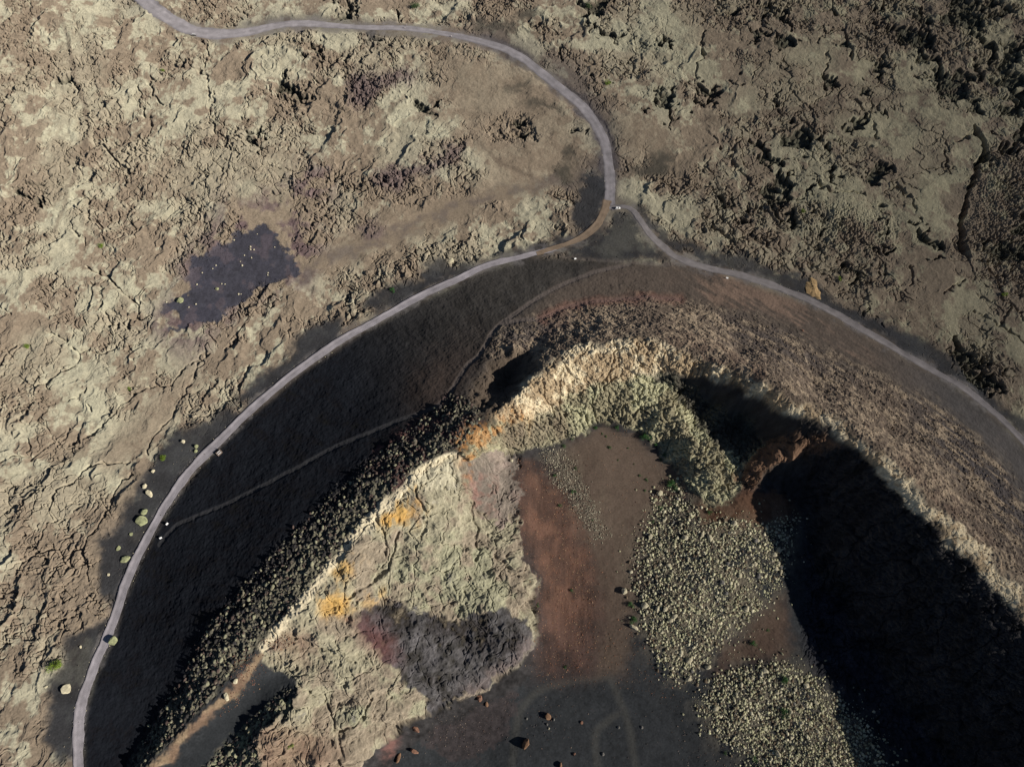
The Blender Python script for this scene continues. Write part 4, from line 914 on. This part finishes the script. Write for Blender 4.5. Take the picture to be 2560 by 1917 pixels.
# the countless smaller stones, as loose material
ICO = bmesh.new(); bmesh.ops.create_icosphere(ICO, subdivisions=1, radius=1.0)
ICO_V = np.array([v.co[:] for v in ICO.verts]); ICO_F = np.array([[v.index for v in f.verts] for f in ICO.faces]); ICO.free()
def stones(name, P, size, cols, label, power=2.5):
    x, y, z = on_ground(P[:, 0], P[:, 1]); n = len(P)
    s = size[0] + (size[1] - size[0]) * RNG.random(n) ** power
    v = np.repeat(ICO_V[None], n, 0) * (1 + RNG.uniform(-0.28, 0.28, (n, len(ICO_V), 1)))
    v *= RNG.uniform(0.5, 1.3, (n, 1, 3)); a = RNG.uniform(0, 6.28, n); c, sn = np.cos(a)[:, None], np.sin(a)[:, None]
    vx = v[..., 0] * c - v[..., 1] * sn; vy = v[..., 0] * sn + v[..., 1] * c
    V3 = np.stack([vx * s[:, None] + x[:, None], vy * s[:, None] + y[:, None], v[..., 2] * s[:, None] * 0.9 + z[:, None] + 0.25 * s[:, None]], -1).reshape(-1, 3).astype(np.float32)
    Fc = (ICO_F[None] + (np.arange(n) * len(ICO_V))[:, None, None]).reshape(-1, 3).astype(np.int32)
    me = bpy.data.meshes.new(name); me.vertices.add(len(V3)); me.loops.add(Fc.size); me.polygons.add(len(Fc))
    me.vertices.foreach_set("co", V3.ravel()); me.loops.foreach_set("vertex_index", Fc.ravel()); me.polygons.foreach_set("loop_start", np.arange(0, Fc.size, 3, dtype=np.int32)); me.update(calc_edges=True)
    at = me.color_attributes.new("Col", 'FLOAT_COLOR', 'POINT'); cc = np.ones((n, len(ICO_V), 4), np.float32)
    pick = np.array(cols)[RNG.integers(0, len(cols), n)] * RNG.uniform(0.75, 1.15, (n, 1)); cc[..., :3] = pick[:, None]
    at.data.foreach_set("color", cc.ravel()); me.materials.append(M_stone)
    o = bpy.data.objects.new(name, me); COL.objects.link(o)
    return tag(o, label, "stones", kind="stuff")
M_stone = new_mat("loose_stone", attr="Col", noise=(1.5, 0.2), rough=0.95, spec=0.05)
pale_c = [lin(202, 198, 164), lin(184, 180, 146), lin(212, 204, 176), lin(160, 156, 128), lin(120, 106, 88)]
stones("scree", np.vstack([ragged(SCREE1, 8500, 34), ragged(SCREE2, 7500, 40)]), (0.2, 1.15), pale_c, "pale loose scree stones covering the two debris fans")
halo = np.vstack([in_poly(SCREE1, 700, RNG) + RNG.normal(0, 22, (700, 2)), in_poly(SCREE2, 900, RNG) + RNG.normal(0, 30, (900, 2))])
stones("scattered_scree", halo, (0.12, 0.5), pale_c + [lin(130, 100, 84)], "thin scatter of pale stones round the debris fans")
stones("gravel_streak", in_poly(SCREE3, 3000, RNG) + RNG.normal(0, 10, (3000, 2)), (0.16, 0.62), [lin(178, 170, 148), lin(140, 132, 116), lin(126, 114, 100)], "grey gravel streak running down the brown talus")
stones("talus_stones", np.vstack([ragged(RED_TALUS, 4200, 30), ragged([(1400, 1190), (1450, 1290), (1490, 1400), (1480, 1560), (1400, 1640), (1370, 1450)], 1500, 40), in_poly(BROWN_TALUS, 700, RNG), in_poly([(1340, 1560), (1640, 1560), (1720, 1760), (1560, 1720), (1340, 1720)], 900, RNG)]), (0.10, 0.42),
       [lin(168, 122, 96), lin(150, 108, 86), lin(178, 150, 120), lin(110, 84, 72)], "small reddish stones strewn over the crater talus", 4)
stones("floor_stones", np.vstack([in_poly([(1100, 1780), (1300, 1720), (1640, 1690), (1800, 1800), (1900, 1917), (950, 1917)], 600, RNG), in_poly([(1080, 1790), (1180, 1755), (1290, 1725), (1280, 1780), (1190, 1890), (1060, 1860)], 800, RNG), in_poly([(1650, 1720), (1780, 1760), (1880, 1917), (1700, 1917)], 300, RNG), RNG.normal((1365, 1785), (22, 22), (90, 2))]), (0.10, 0.45),
       [lin(110, 100, 96), lin(136, 120, 108), lin(96, 78, 72), lin(70, 66, 66)], "small stones strewn over the dark crater floor", 3.5)
stones("slope_stones", np.vstack([in_poly(OUT_ROCK, 2600, RNG), in_poly([(2240, 960), (2400, 1060), (2560, 1200), (2560, 1400), (2400, 1240)], 500, RNG)]), (0.15, 0.75), [lin(140, 122, 100), lin(112, 94, 80), lin(156, 138, 114), lin(92, 82, 76)], "brown loose stones on the stony outer slope", 3)
stones("ash_stones", np.vstack([in_poly(SIDE_ASH[0], 220, RNG), in_poly(SIDE_ASH[5], 160, RNG), in_poly(SIDE_ASH[6], 400, RNG)]), (0.10, 0.45), [lin(120, 112, 100), lin(84, 80, 76), lin(100, 92, 84)], "small stones on the dark ash along the tracks", 3)
stones("gully_rubble", np.vstack([RNG.normal((615, 1668), (24, 22), (380, 2)), in_poly([(590, 1690), (640, 1700), (600, 1760), (540, 1800)], 120, RNG), in_poly([(650, 1600), (720, 1580), (740, 1610), (690, 1630)], 240, RNG)]), (0.12, 0.5), [lin(132, 98, 82), lin(150, 122, 96), lin(110, 80, 70)], "reddish rubble at the head of the rim gully", 3)

stones("rim_rubble", np.vstack([ragged(KNOB[:-1], 3000, 8), in_poly(KNOB2, 420, RNG)]), (0.4, 1.45), [lin(146, 143, 118), lin(104, 100, 88), lin(128, 122, 102), lin(62, 59, 58), lin(92, 78, 72), lin(56, 54, 54)], "rounded dark and pale rubble covering the left crater rim", 2)
# stones lining the gravel ways
def edging(pts, wid, seed):
    rnd = random.Random(seed); P = spline(pts, 6)
    x, y, z = on_ground(P[:, 0], P[:, 1]); q = np.stack([x, y], 1); t = np.gradient(q, axis=0); t /= np.linalg.norm(t, axis=1)[:, None]
    for i in range(2, len(q) - 2):
        for sd in (-1, 1):
            if rnd.random() > 0.42: continue
            w = wid(P[i, 0], P[i, 1]) / px_m(P[i, 0], P[i, 1], z[i]) * 0.5 + rnd.uniform(0.3, 1.0)
            px, py = q[i, 0] - t[i, 1] * w * sd, q[i, 1] + t[i, 0] * w * sd
            s = rnd.uniform(0.22, 0.42)
            o = bpy.data.objects.new("edging_stone", rnd.choice(ROCKS[rnd.choice(["pale", "grey", "grey"])])); COL.objects.link(o)
            o.scale = (s, s * 0.8, s); o.rotation_euler = (0, 0, rnd.uniform(0, 6.28)); o.location = (px, py, float(ground_z(px, py)) + 0.2 * s)
            tag(o, "small stone lining the edge of a gravel way", "stone", "edging stones along the gravel ways")
edging(ROAD_LEFT[8:], lambda u, v: 29, 1); edging(ROAD_RIGHT[7:], lambda u, v: 22, 2); edging(ROAD_MAIN[8:-2], lambda u, v: 24, 3)

# heap of ochre sand by the right track
u0, v0 = 2031, 722
x0, y0, z0 = gp(u0, v0); nn = 26; ve = []; fa = []
for j in range(nn + 1):
    for i in range(nn + 1):
        a, b = i / nn * 2 - 1, j / nn * 2 - 1
        X1, Y1 = x0 + a * 6.2, y0 + b * 10.5
        r = math.hypot(a, b) * (1 + 0.22 * math.sin(3 * math.atan2(b, a) + 1) + 0.12 * math.sin(7 * math.atan2(b, a)))
        h = max(0, 1 - r) ** 0.8 * 2.0 + (0.5 * math.sin(5 * a + 2 * b) * math.sin(6 * b + 1) + random.uniform(-.12, .12)) * max(0, 1 - r)
        ve.append((X1 - x0, Y1 - y0, float(ground_z(X1, Y1)) - z0 + h - 0.12 - (0.6 if r > 1 else 0)))
for j in range(nn):
    for i in range(nn): fa.append((j * (nn + 1) + i, j * (nn + 1) + i + 1, (j + 1) * (nn + 1) + i + 1, (j + 1) * (nn + 1) + i))
tag(mesh_ob("sand_heap", ve, fa, M_sand, loc=(x0, y0, z0)), "ochre sand heap beside the right hand gravel track", "sand heap")

# ---------------------------------------------------------------- shrubs
M_leaf = new_mat("shrub_leaf", tuple(lin(58, 98, 50)), noise=(1.2, 0.45), rough=0.7)
M_leaf2 = new_mat("bright_shrub_leaf", tuple(lin(112, 134, 44)), noise=(1.2, 0.35), rough=0.7)
M_leaf3 = new_mat("dull_shrub_leaf", tuple(lin(74, 96, 60)), noise=(1.2, 0.4), rough=0.7)
M_stem = new_mat("woody_stem", tuple(lin(96, 78, 60)), noise=(4, 0.3))
def foliage_data(name, seed, mat, n=900):
    rnd = random.Random(seed); ve = []; fa = []
    lobes = [(Vector((rnd.uniform(-.55, .55), rnd.uniform(-.55, .55), rnd.uniform(.15, .6))), rnd.uniform(.32, .55)) for _ in range(9)]
    for _ in range(n):
        c, r = rnd.choice(lobes); d = Vector((rnd.gauss(0, 1), rnd.gauss(0, 1), rnd.gauss(0, .8))).normalized()
        p = c + d * r * rnd.uniform(.55, 1.05)
        if p.z < 0.02: p.z = rnd.uniform(0.02, .15)
        nrm = (d + Vector((rnd.gauss(0, .5), rnd.gauss(0, .5), rnd.gauss(0, .5)))).normalized(); a = nrm.orthogonal().normalized(); b = nrm.cross(a); s = rnd.uniform(.035, .075)
        k = len(ve); ve += [p - a * s, p + b * s * .5, p + a * s * 1.3, p - b * s * .5]; fa.append((k, k + 1, k + 2, k + 3))
    me = bpy.data.meshes.new(name); me.from_pydata([tuple(v) for v in ve], [], fa); me.update(); me.materials.append(mat); return me
def stem_data(seed):
    rnd = random.Random(seed); bm = bmesh.new()
    for k in range(6):
        a = k * 1.05 + rnd.uniform(-.3, .3); r = rnd.uniform(.3, .55); add_cyl(bm, (0, 0, -.1), (math.cos(a) * r, math.sin(a) * r, rnd.uniform(.3, .6)), .035, 6, .012)
    me = bpy.data.meshes.new("stem"); bm.to_mesh(me); bm.free(); me.materials.append(M_stem); return me
FOL = {k: [foliage_data("foliage", 40 * q + i, m) for i in range(3)] for q, (k, m) in enumerate([("dark", M_leaf), ("bright", M_leaf2), ("dull", M_leaf3)])}
STEMS = [stem_data(i) for i in range(3)]
def shrub(u, v, r, kind, label, group=None, asp=1.0, ang=0):
    x, y, z = gp(u, v); s = r / px_m(u, v, z) * 1.08
    e = empty("shrub", (x, y, z), math.radians(-ang) if asp != 1 else random.uniform(0, 6.28)); e.scale = (s, s * asp, s * 0.95)
    tag(e, label, "shrub", group)
    for nm, me in (("foliage", random.choice(FOL[kind])), ("stem", random.choice(STEMS))):
        o = bpy.data.objects.new(nm, me); COL.objects.link(o); o.parent = e
shrub(1610, 1093, 14, "dark", "large round green shrub at the foot of the pale upper wall")
shrub(1680, 1214, 15, "dark", "large dark green shrub at the top of the big scree fan")
shrub(1583, 1550, 11, "dark", "dense green shrub behind the long jagged boulder by the scree")
shrub(1577, 1512, 9, "dark", "green shrub beside the bright boulder at the left scree edge")
shrub(1959, 1781, 15, "dark", "tall green shrub low in the lower scree fan", None, 0.6, 80)
shrub(1960, 1695, 12, "dark", "green shrub near the top of the lower scree fan")
shrub(1880, 1607, 10, "dark", "dark green shrub in the gully between the scree fans")
shrub(1918, 1574, 5, "dark", "small green shrub higher up in the gully")
shrub(1887, 1895, 8, "dark", "green shrub at the lower edge of the lower scree fan")
shrub(1813, 1880, 6, "dull", "dull green shrub at the lower left of the lower scree fan")
shrub(1774, 1281, 7, "dark", "green shrub under the tip of the rock spur")
shrub(727, 1864, 10, "bright", "bright green shrub on the brown wall near the bottom edge", None, 0.7, -40)
shrub(138, 1665, 21, "bright", "big bright yellow green shrub at the lower left lava edge", None, 0.8, -40)
shrub(408, 1145, 9, "bright", "fresh green shrub on the ash below the tan lava edge")
shrub(68, 866, 8, "bright", "round green shrub alone on the pale plate at the left edge")
shrub(327, 974, 6, "bright", "green shrub on the pale lava above the long crack")
shrub(408, 180, 8, "bright", "flat green shrub on the upper left lava", None, 0.5, 5)
shrub(255, 616, 8, "bright", "green shrub in a crack of the left lava")
shrub(982, 727, 8, "dark", "dark green shrub on the ash above the left path")
shrub(2098, 697, 8, "bright", "light green shrub at the lava edge near the sand heap", None, 0.7, 70)
shrub(2509, 738, 8, "bright", "light green shrub in a lava crack near the right edge")
shrub(1519, 209, 9, "bright", "yellow green shrub on rough lava right of the road")
shrub(2008, 530, 6, "bright", "small bright green shrub in the middle of the right hand lava")
shrub(1040, 80 - 60, 14, "dull", "wide dull green shrub growth at the top edge", None, 0.5, 0)
shrub(1470, 20, 12, "dull", "dull green shrub growth in rough lava at the top edge", None, 0.6, 20)
shrub(1344, 1512, 6, "dark", "small green shrub at the cliff edge left of the red talus")
shrub(1429, 1477, 6, "dull", "small green shrub in the middle of the red talus")
shrub(1651, 1270, 7, "dark", "small green shrub at the upper left end of the big scree fan")
for u, v, r in [(1640, 1112, 6), (1660, 1137, 7), (1651, 1149, 4), (1523, 1118, 6), (1490, 1070, 7), (1515, 1092, 4), (1544, 1070, 7), (1430, 1098, 4), (1410, 1115, 7), (1433, 1229, 7), (1400, 1264, 6), (1387, 1190, 5),
                (1600, 1190, 5), (1616, 1200, 5), (1612, 1227, 4), (1439, 1171, 5), (1632, 1304, 5), (1414, 1666, 5), (1570, 1120, 3), (1585, 1160, 3), (1545, 1150, 3), (1480, 1300, 4), (1505, 1085, 4)]:
    shrub(u, v, r, "dark" if random.random() < .6 else "dull", "small green tuft scattered on the crater talus", "green tufts on the crater talus")

# ---------------------------------------------------------------- small built things
M_white = new_mat("white_paint", tuple(lin(232, 230, 226)), noise=(3, 0.05), rough=0.45, spec=0.4)
M_wood = new_mat("weathered_wood", tuple(lin(150, 134, 122)), noise=(2.5, 0.3))
M_dwood = new_mat("dark_wood", tuple(lin(82, 68, 60)), noise=(3, 0.3))
M_dark = new_mat("dark_trim", tuple(lin(34, 34, 36)), noise=(5, 0.1), rough=0.6)
M_glass = new_mat("window_glass", tuple(lin(26, 32, 38)), noise=(1, 0.05), rough=0.08, spec=0.6)
M_rim = new_mat("wheel_metal", tuple(lin(150, 152, 156)), noise=(6, 0.08), rough=0.35, spec=0.5)
M_lamp = new_mat("lamp_lens", tuple(lin(220, 224, 228)), noise=(3, 0.05), rough=0.1, spec=0.6)
M_tail = new_mat("tail_lens", tuple(lin(150, 26, 24)), noise=(3, 0.05), rough=0.2, spec=0.5)
M_skin = new_mat("skin", tuple(lin(198, 150, 122)), noise=(6, 0.06), rough=0.6)
M_hair = new_mat("dark_hair", tuple(lin(52, 38, 30)), noise=(12, 0.3), rough=0.6)
M_shirt = new_mat("pale_cloth", tuple(lin(226, 222, 220)), noise=(5, 0.08), rough=0.9)
M_lilac = new_mat("lilac_cloth", tuple(lin(200, 190, 214)), noise=(5, 0.08), rough=0.9)
M_trs = new_mat("grey_cloth", tuple(lin(176, 172, 176)), noise=(5, 0.12), rough=0.9)
M_jean = new_mat("dark_blue_cloth", tuple(lin(70, 76, 96)), noise=(5, 0.15), rough=0.9)

def lectern(u, v, rz, label):
    x, y, z = gp(u, v); e = empty("information_panel", (x, y, z), rz)
    tag(e, label, "information panel", "white information panels beside the footpaths")
    bm = bmesh.new(); add_box(bm, (0, 0, 1.12), (1.7, 1.15, 0.05), Matrix.Rotation(math.radians(24), 3, 'X'), 0.012); bm_ob("panel_board", bm, M_white, e)
    bm = bmesh.new()
    R = Matrix.Rotation(math.radians(24), 3, 'X')
    for sx in (-1, 1): add_box(bm, Vector((sx * 0.88, 0, 1.12)), (0.05, 1.24, 0.09), R)
    for sy in (-1, 1): add_box(bm, Vector((0, 0, 1.12)) + R @ Vector((0, sy * 0.6, 0)), (1.71, 0.05, 0.09), R)
    bm_ob("board_frame", bm, M_rim, e)
    for sx in (-0.6, 0.6):
        bm = bmesh.new(); add_box(bm, (sx, 0.05, 0.5), (0.1, 0.1, 1.2), None, 0.01); bm_ob("post", bm, M_dwood, e)
        
lectern(1438, 649, 0.3, "white information panel below the thin trail near the path fork")
lectern(1817, 697, -0.3, "white information panel on the slope below the right hand track")
lectern(420, 1310, 0.9, "white information panel above the start of the slope trail")
lectern(404, 1345, 0.5, "white information panel at the lower end of the slope trail")

# tall board at the upper road bend
x, y, z = gp(487, 91); e = empty("notice_board", (x, y, z), math.radians(-8)); tag(e, "dark notice board with a white top edge at the upper road bend", "notice board")
bm = bmesh.new(); add_box(bm, (0, 0, 1.45), (3.2, 0.09, 1.5), None, 0.01); bm_ob("board", bm, M_dark, e)
bm = bmesh.new(); add_box(bm, (0, 0, 2.29), (3.6, 0.55, 0.1), Matrix.Rotation(0.12, 3, 'X'), 0.01); bm_ob("roof", bm, M_white, e)
for sx in (-1.55, 1.55):
    bm = bmesh.new(); add_box(bm, (sx, 0.12, 1.05), (0.14, 0.14, 2.4), None, 0.012); bm_ob("post", bm, M_dwood, e)

# viewing platform by the left path
x, y, z = gp(549, 1132); e = empty("viewing_platform", (x, y, z), math.radians(46)); tag(e, "low wooden viewing platform with pale boards beside the left path", "platform")
bm = bmesh.new()
for k in range(11): add_box(bm, (0, -1.55 + k * 0.31, 0.72), (4.0, 0.27, 0.05))
bm_ob("deck", bm, M_wood, e)
bm = bmesh.new()
for sy in (-1, 1): add_box(bm, (0, sy * 1.72, 0.62), (4.2, 0.1, 0.22))
for sx in (-1, 1): add_box(bm, (sx * 2.05, 0, 0.62), (0.1, 3.34, 0.22))
bm_ob("frame", bm, M_dwood, e)
for sx in (-1.9, 1.9):
    for sy in (-1.5, 1.5):
        bm = bmesh.new(); add_box(bm, (sx, sy, 0.2), (0.14, 0.14, 0.9)); bm_ob("leg", bm, M_dwood, e)
for sy, m in ((-0.75, M_white), (0.75, M_white)):
    bm = bmesh.new(); add_box(bm, (0, sy, 1.12), (2.7, 0.42, 0.06), None, 0.01); b = bm_ob("bench", bm, m, e)
    for sx in (-1.1, 1.1):
        bm = bmesh.new(); add_box(bm, (sx, sy, 0.92), (0.1, 0.36, 0.34)); bm_ob("leg", bm, M_dwood, b)
bm = bmesh.new()
for sy in (-1.6, 0, 1.6): add_box(bm, (2.0, sy, 1.2), (0.07, 0.07, 1.0))
add_box(bm, (2.0, 0, 1.72), (0.09, 3.4, 0.07)); add_box(bm, (2.0, 0, 1.3), (0.06, 3.2, 0.05)); bm_ob("railing", bm, M_dwood, e)

# white car at the junction
def car(u, v, rz, label):
    x, y, z = gp(u, v); e = empty("parked_car", (x, y, z + 0.05), rz); tag(e, label, "car")
    prof = [(-2.15, .42, .60), (-2.17, .62, .78), (-2.05, .92, .84), (-1.9, .98, .86), (-1.2, 1.0, .88), (0.9, 1.0, .88), (1.0, .99, .88), (1.75, .88, .84), (2.1, .74, .76), (2.2, .58, .68), (2.15, .40, .62)]
    ve, fa = [], []
    for px, top, hw in prof:
        ve += [(px, -hw, .28), (px, -hw - .02, .55 if top > .6 else top), (px, -hw + .06, top), (px, hw - .06, top), (px, hw + .02, .55 if top > .6 else top), (px, hw, .28)]
    for i in range(len(prof) - 1):
        for k in range(5): fa.append((i * 6 + k, i * 6 + k + 1, (i + 1) * 6 + k + 1, (i + 1) * 6 + k))
        fa.append((i * 6 + 5, i * 6, (i + 1) * 6, (i + 1) * 6 + 5))
    fa += [tuple(range(6)), tuple(range(len(ve) - 6, len(ve)))[::-1]]
    # cabin roof and pillars
    k = len(ve)
    cab = [(-1.95, .80, 1.0), (-1.55, .66, 1.47), (0.15, .66, 1.50), (1.0, .80, 1.0)]
    bm = bmesh.new(); vs = [bm.verts.new(v) for v in ve]
    for f in fa: bm.faces.new([vs[i] for i in f])
    r = [bm.verts.new(v) for v in [(-1.58, -.68, 1.47), (-1.58, .68, 1.47), (0.2, .68, 1.49), (0.2, -.68, 1.49), (-1.5, -.62, 1.54), (-1.5, .62, 1.54), (0.1, .62, 1.56), (0.1, -.62, 1.56)]]
    for f in [(0, 1, 5, 4), (1, 2, 6, 5), (2, 3, 7, 6), (3, 0, 4, 7), (4, 5, 6, 7)]: bm.faces.new([r[i] for i in f])
    for sy in (-1, 1):
        for (a, b) in (((-1.95, .80, .98), (-1.58, .68, 1.49)), ((-.55, .82, .98), (-.6, .69, 1.49)), ((1.02, .80, .98), (.2, .68, 1.49))):
            add_cyl(bm, (a[0], sy * a[1], a[2]), (b[0], sy * b[1], b[2]), .05, 6)
    bm_ob("body", bm, M_white, e)
    def pane(nm, q): mesh_ob(nm, q, [(0, 1, 2, 3)], M_glass, e)
    pane("windscreen", [(1.02, -.78, .99), (1.02, .78, .99), (.2, .66, 1.48), (.2, -.66, 1.48)])
    pane("rear_window", [(-1.96, .78, .97), (-1.96, -.78, .97), (-1.58, -.66, 1.47), (-1.58, .66, 1.47)])
    for sy in (-1, 1):
        pane("side_window", [(-1.9, sy * .80, .99), (-.58, sy * .82, .99), (-.62, sy * .685, 1.48), (-1.56, sy * .675, 1.47)]); pane("side_window", [(-.5, sy * .82, .99), (.96, sy * .80, .99), (.18, sy * .675, 1.48), (-.56, sy * .685, 1.48)])
        bm = bmesh.new(); add_box(bm, (.82, sy * .98, 1.02), (.12, .2, .14), None, .03); bm_ob("wing_mirror", bm, M_dark, e)
        bm = bmesh.new(); add_box(bm, (2.12, sy * .52, .64), (.14, .3, .13), None, .03); bm_ob("headlight", bm, M_lamp, e)
        bm = bmesh.new(); add_box(bm, (-2.13, sy * .62, .72), (.1, .22, .2), None, .03); bm_ob("tail_light", bm, M_tail, e)
        for px in (-1.35, 1.38):
            w = empty("wheel", (0, 0, 0)); w.parent = e
            bm = bmesh.new(); add_cyl(bm, (px, sy * .68, .32), (px, sy * .9, .32), .32, 20); bm_ob("tyre", bm, M_dark, w)
            bm = bmesh.new(); add_cyl(bm, (px, sy * .895, .32), (px, sy * .912, .32), .2, 14); bm_ob("rim", bm, M_rim, w)
car(1544, 522, math.radians(2), "small white car parked at the road junction")

# ---------------------------------------------------------------- people on the upper road
DG = bpy.context.evaluated_depsgraph_get
def skin_mesh(name, verts, edges, radii, mat, parent, sub=2):
    me = bpy.data.meshes.new(name); me.from_pydata([tuple(v) for v in verts], edges, []); me.update()
    o = bpy.data.objects.new(name, me); COL.objects.link(o)
    md = o.modifiers.new("skin", 'SKIN'); md.use_smooth_shade = True
    for i, r in enumerate(radii):
        sv = me.skin_vertices[0].data[i]; sv.radius = (r, r) if np.isscalar(r) else r; sv.use_root = i == 0
    o.modifiers.new("sub", 'SUBSURF').levels = sub
    o.modifiers["sub"].render_levels = sub
    bpy.context.view_layer.update()
    nm = bpy.data.meshes.new_from_object(o.evaluated_get(DG())); nm.name = name
    o.modifiers.clear(); o.data = nm; nm.materials.clear(); nm.materials.append(mat); o.parent = parent
    return o
def person(u, v, rz, label, top, low, h=1.72, step=0.28):
    x, y, z = gp(u, v); e = empty("person", (x, y, z + 0.1), rz); tag(e, label, "person", "people on the upper gravel road")
    k = h / 1.75
    V = [(0, 0, .95), (0, 0, 1.12), (0, .0, 1.38), (0, .02, 1.50), (0, .03, 1.58), (0, .05, 1.66), (0, .04, 1.74)]
    R = [.14, .125, .15, .065, .075, .092, .06]; E = [(0, 1), (1, 2), (2, 3), (3, 4), (4, 5), (5, 6)]
    def chain(start, pts, rad):
        p = start
        for q, r in zip(pts, rad): V.append(q); R.append(r); E.append((p, len(V) - 1)); p = len(V) - 1
        return p
    for sx, ph in ((-1, 1), (1, -1)):
        f = step * ph
        a = chain(0, [(sx * .10, f * .1, .88), (sx * .11, f * .5 + .03, .50), (sx * .11, f - .05 + (0.0 if ph > 0 else -.05), .09)], [.095, .065, .042])
        chain(a, [(sx * .12, f + .08, .05), (sx * .125, f + .16, .03)], [.042, .03])
        w = chain(2, [(sx * .19, 0, 1.40), (sx * .25, -f * .35, 1.14), (sx * .25, -f * .8 + .08, .92), (sx * .25, -f * .9 + .1, .86)], [.06, .046, .032, .034])
        b = Vector(V[w])
        for d, l in (((.02, .028, 0), .055), ((.008, .012, -.02), .085), ((.002, 0, -.02), .095), ((-.004, -.012, -.02), .088), ((-.008, -.024, -.018), .068)):
            m = b + Vector((d[0] * -sx, d[1], d[2])); chain(w, [tuple(m), tuple(m + Vector((-.012 * sx, .004, -l * .55))), tuple(m + Vector((-.03 * sx, .006, -l)))], [.011, .0095, .008])
    V2 = [tuple(Vector(p) * k) for p in V]
    skin_mesh("body", V2, E, [r * k for r in R], M_skin, e, 1)
    bm = bmesh.new()
    bmesh.ops.create_icosphere(bm, subdivisions=3, radius=.108 * k, matrix=Matrix.Translation((0, .035 * k, 1.70 * k)))
    for vv in list(bm.verts):
        if vv.co.y > .085 * k and vv.co.z < 1.735 * k or vv.co.z < 1.62 * k: bm.verts.remove(vv)
    bm_ob("hair", bm, M_hair, e, smooth=True)
    sv = [(0, 0, .93), (0, 0, 1.12), (0, 0, 1.38), (0, .01, 1.47)]; se = [(0, 1), (1, 2), (2, 3)]; sr = [.17, .15, .175, .08]
    for sx, ph in ((-1, 1), (1, -1)):
        f = step * ph; i = len(sv); sv += [(sx * .19, 0, 1.40), (sx * .245, -f * .33, 1.16)]; sr += [.08, .066]; se += [(2, i), (i, i + 1)]
    skin_mesh("shirt", [tuple(Vector(p) * k) for p in sv], se, [r * k for r in sr], top, e, 1)
    tv = [(0, 0, .96)]; te = []; tr = [.165]
    for sx, ph in ((-1, 1), (1, -1)):
        f = step * ph; i = len(tv); tv += [(sx * .10, f * .1, .86), (sx * .11, f * .5 + .03, .50), (sx * .11, f - .04 + (0.0 if ph > 0 else -.05), .16)]; tr += [.115, .085, .065]; te += [(0, i), (i, i + 1), (i + 1, i + 2)]
    skin_mesh("trousers", [tuple(Vector(p) * k) for p in tv], te, [r * k for r in tr], low, e, 1)
person(1013, 73, math.radians(80), "person in pale clothes walking nearer the lower road edge", M_shirt, M_trs)
person(1016, 66, math.radians(95), "person in lilac top walking nearer the upper road edge", M_lilac, M_jean, 1.78)
person(1129, 94, math.radians(70), "person in white walking alone at the lower road edge", M_shirt, M_shirt, 1.7)
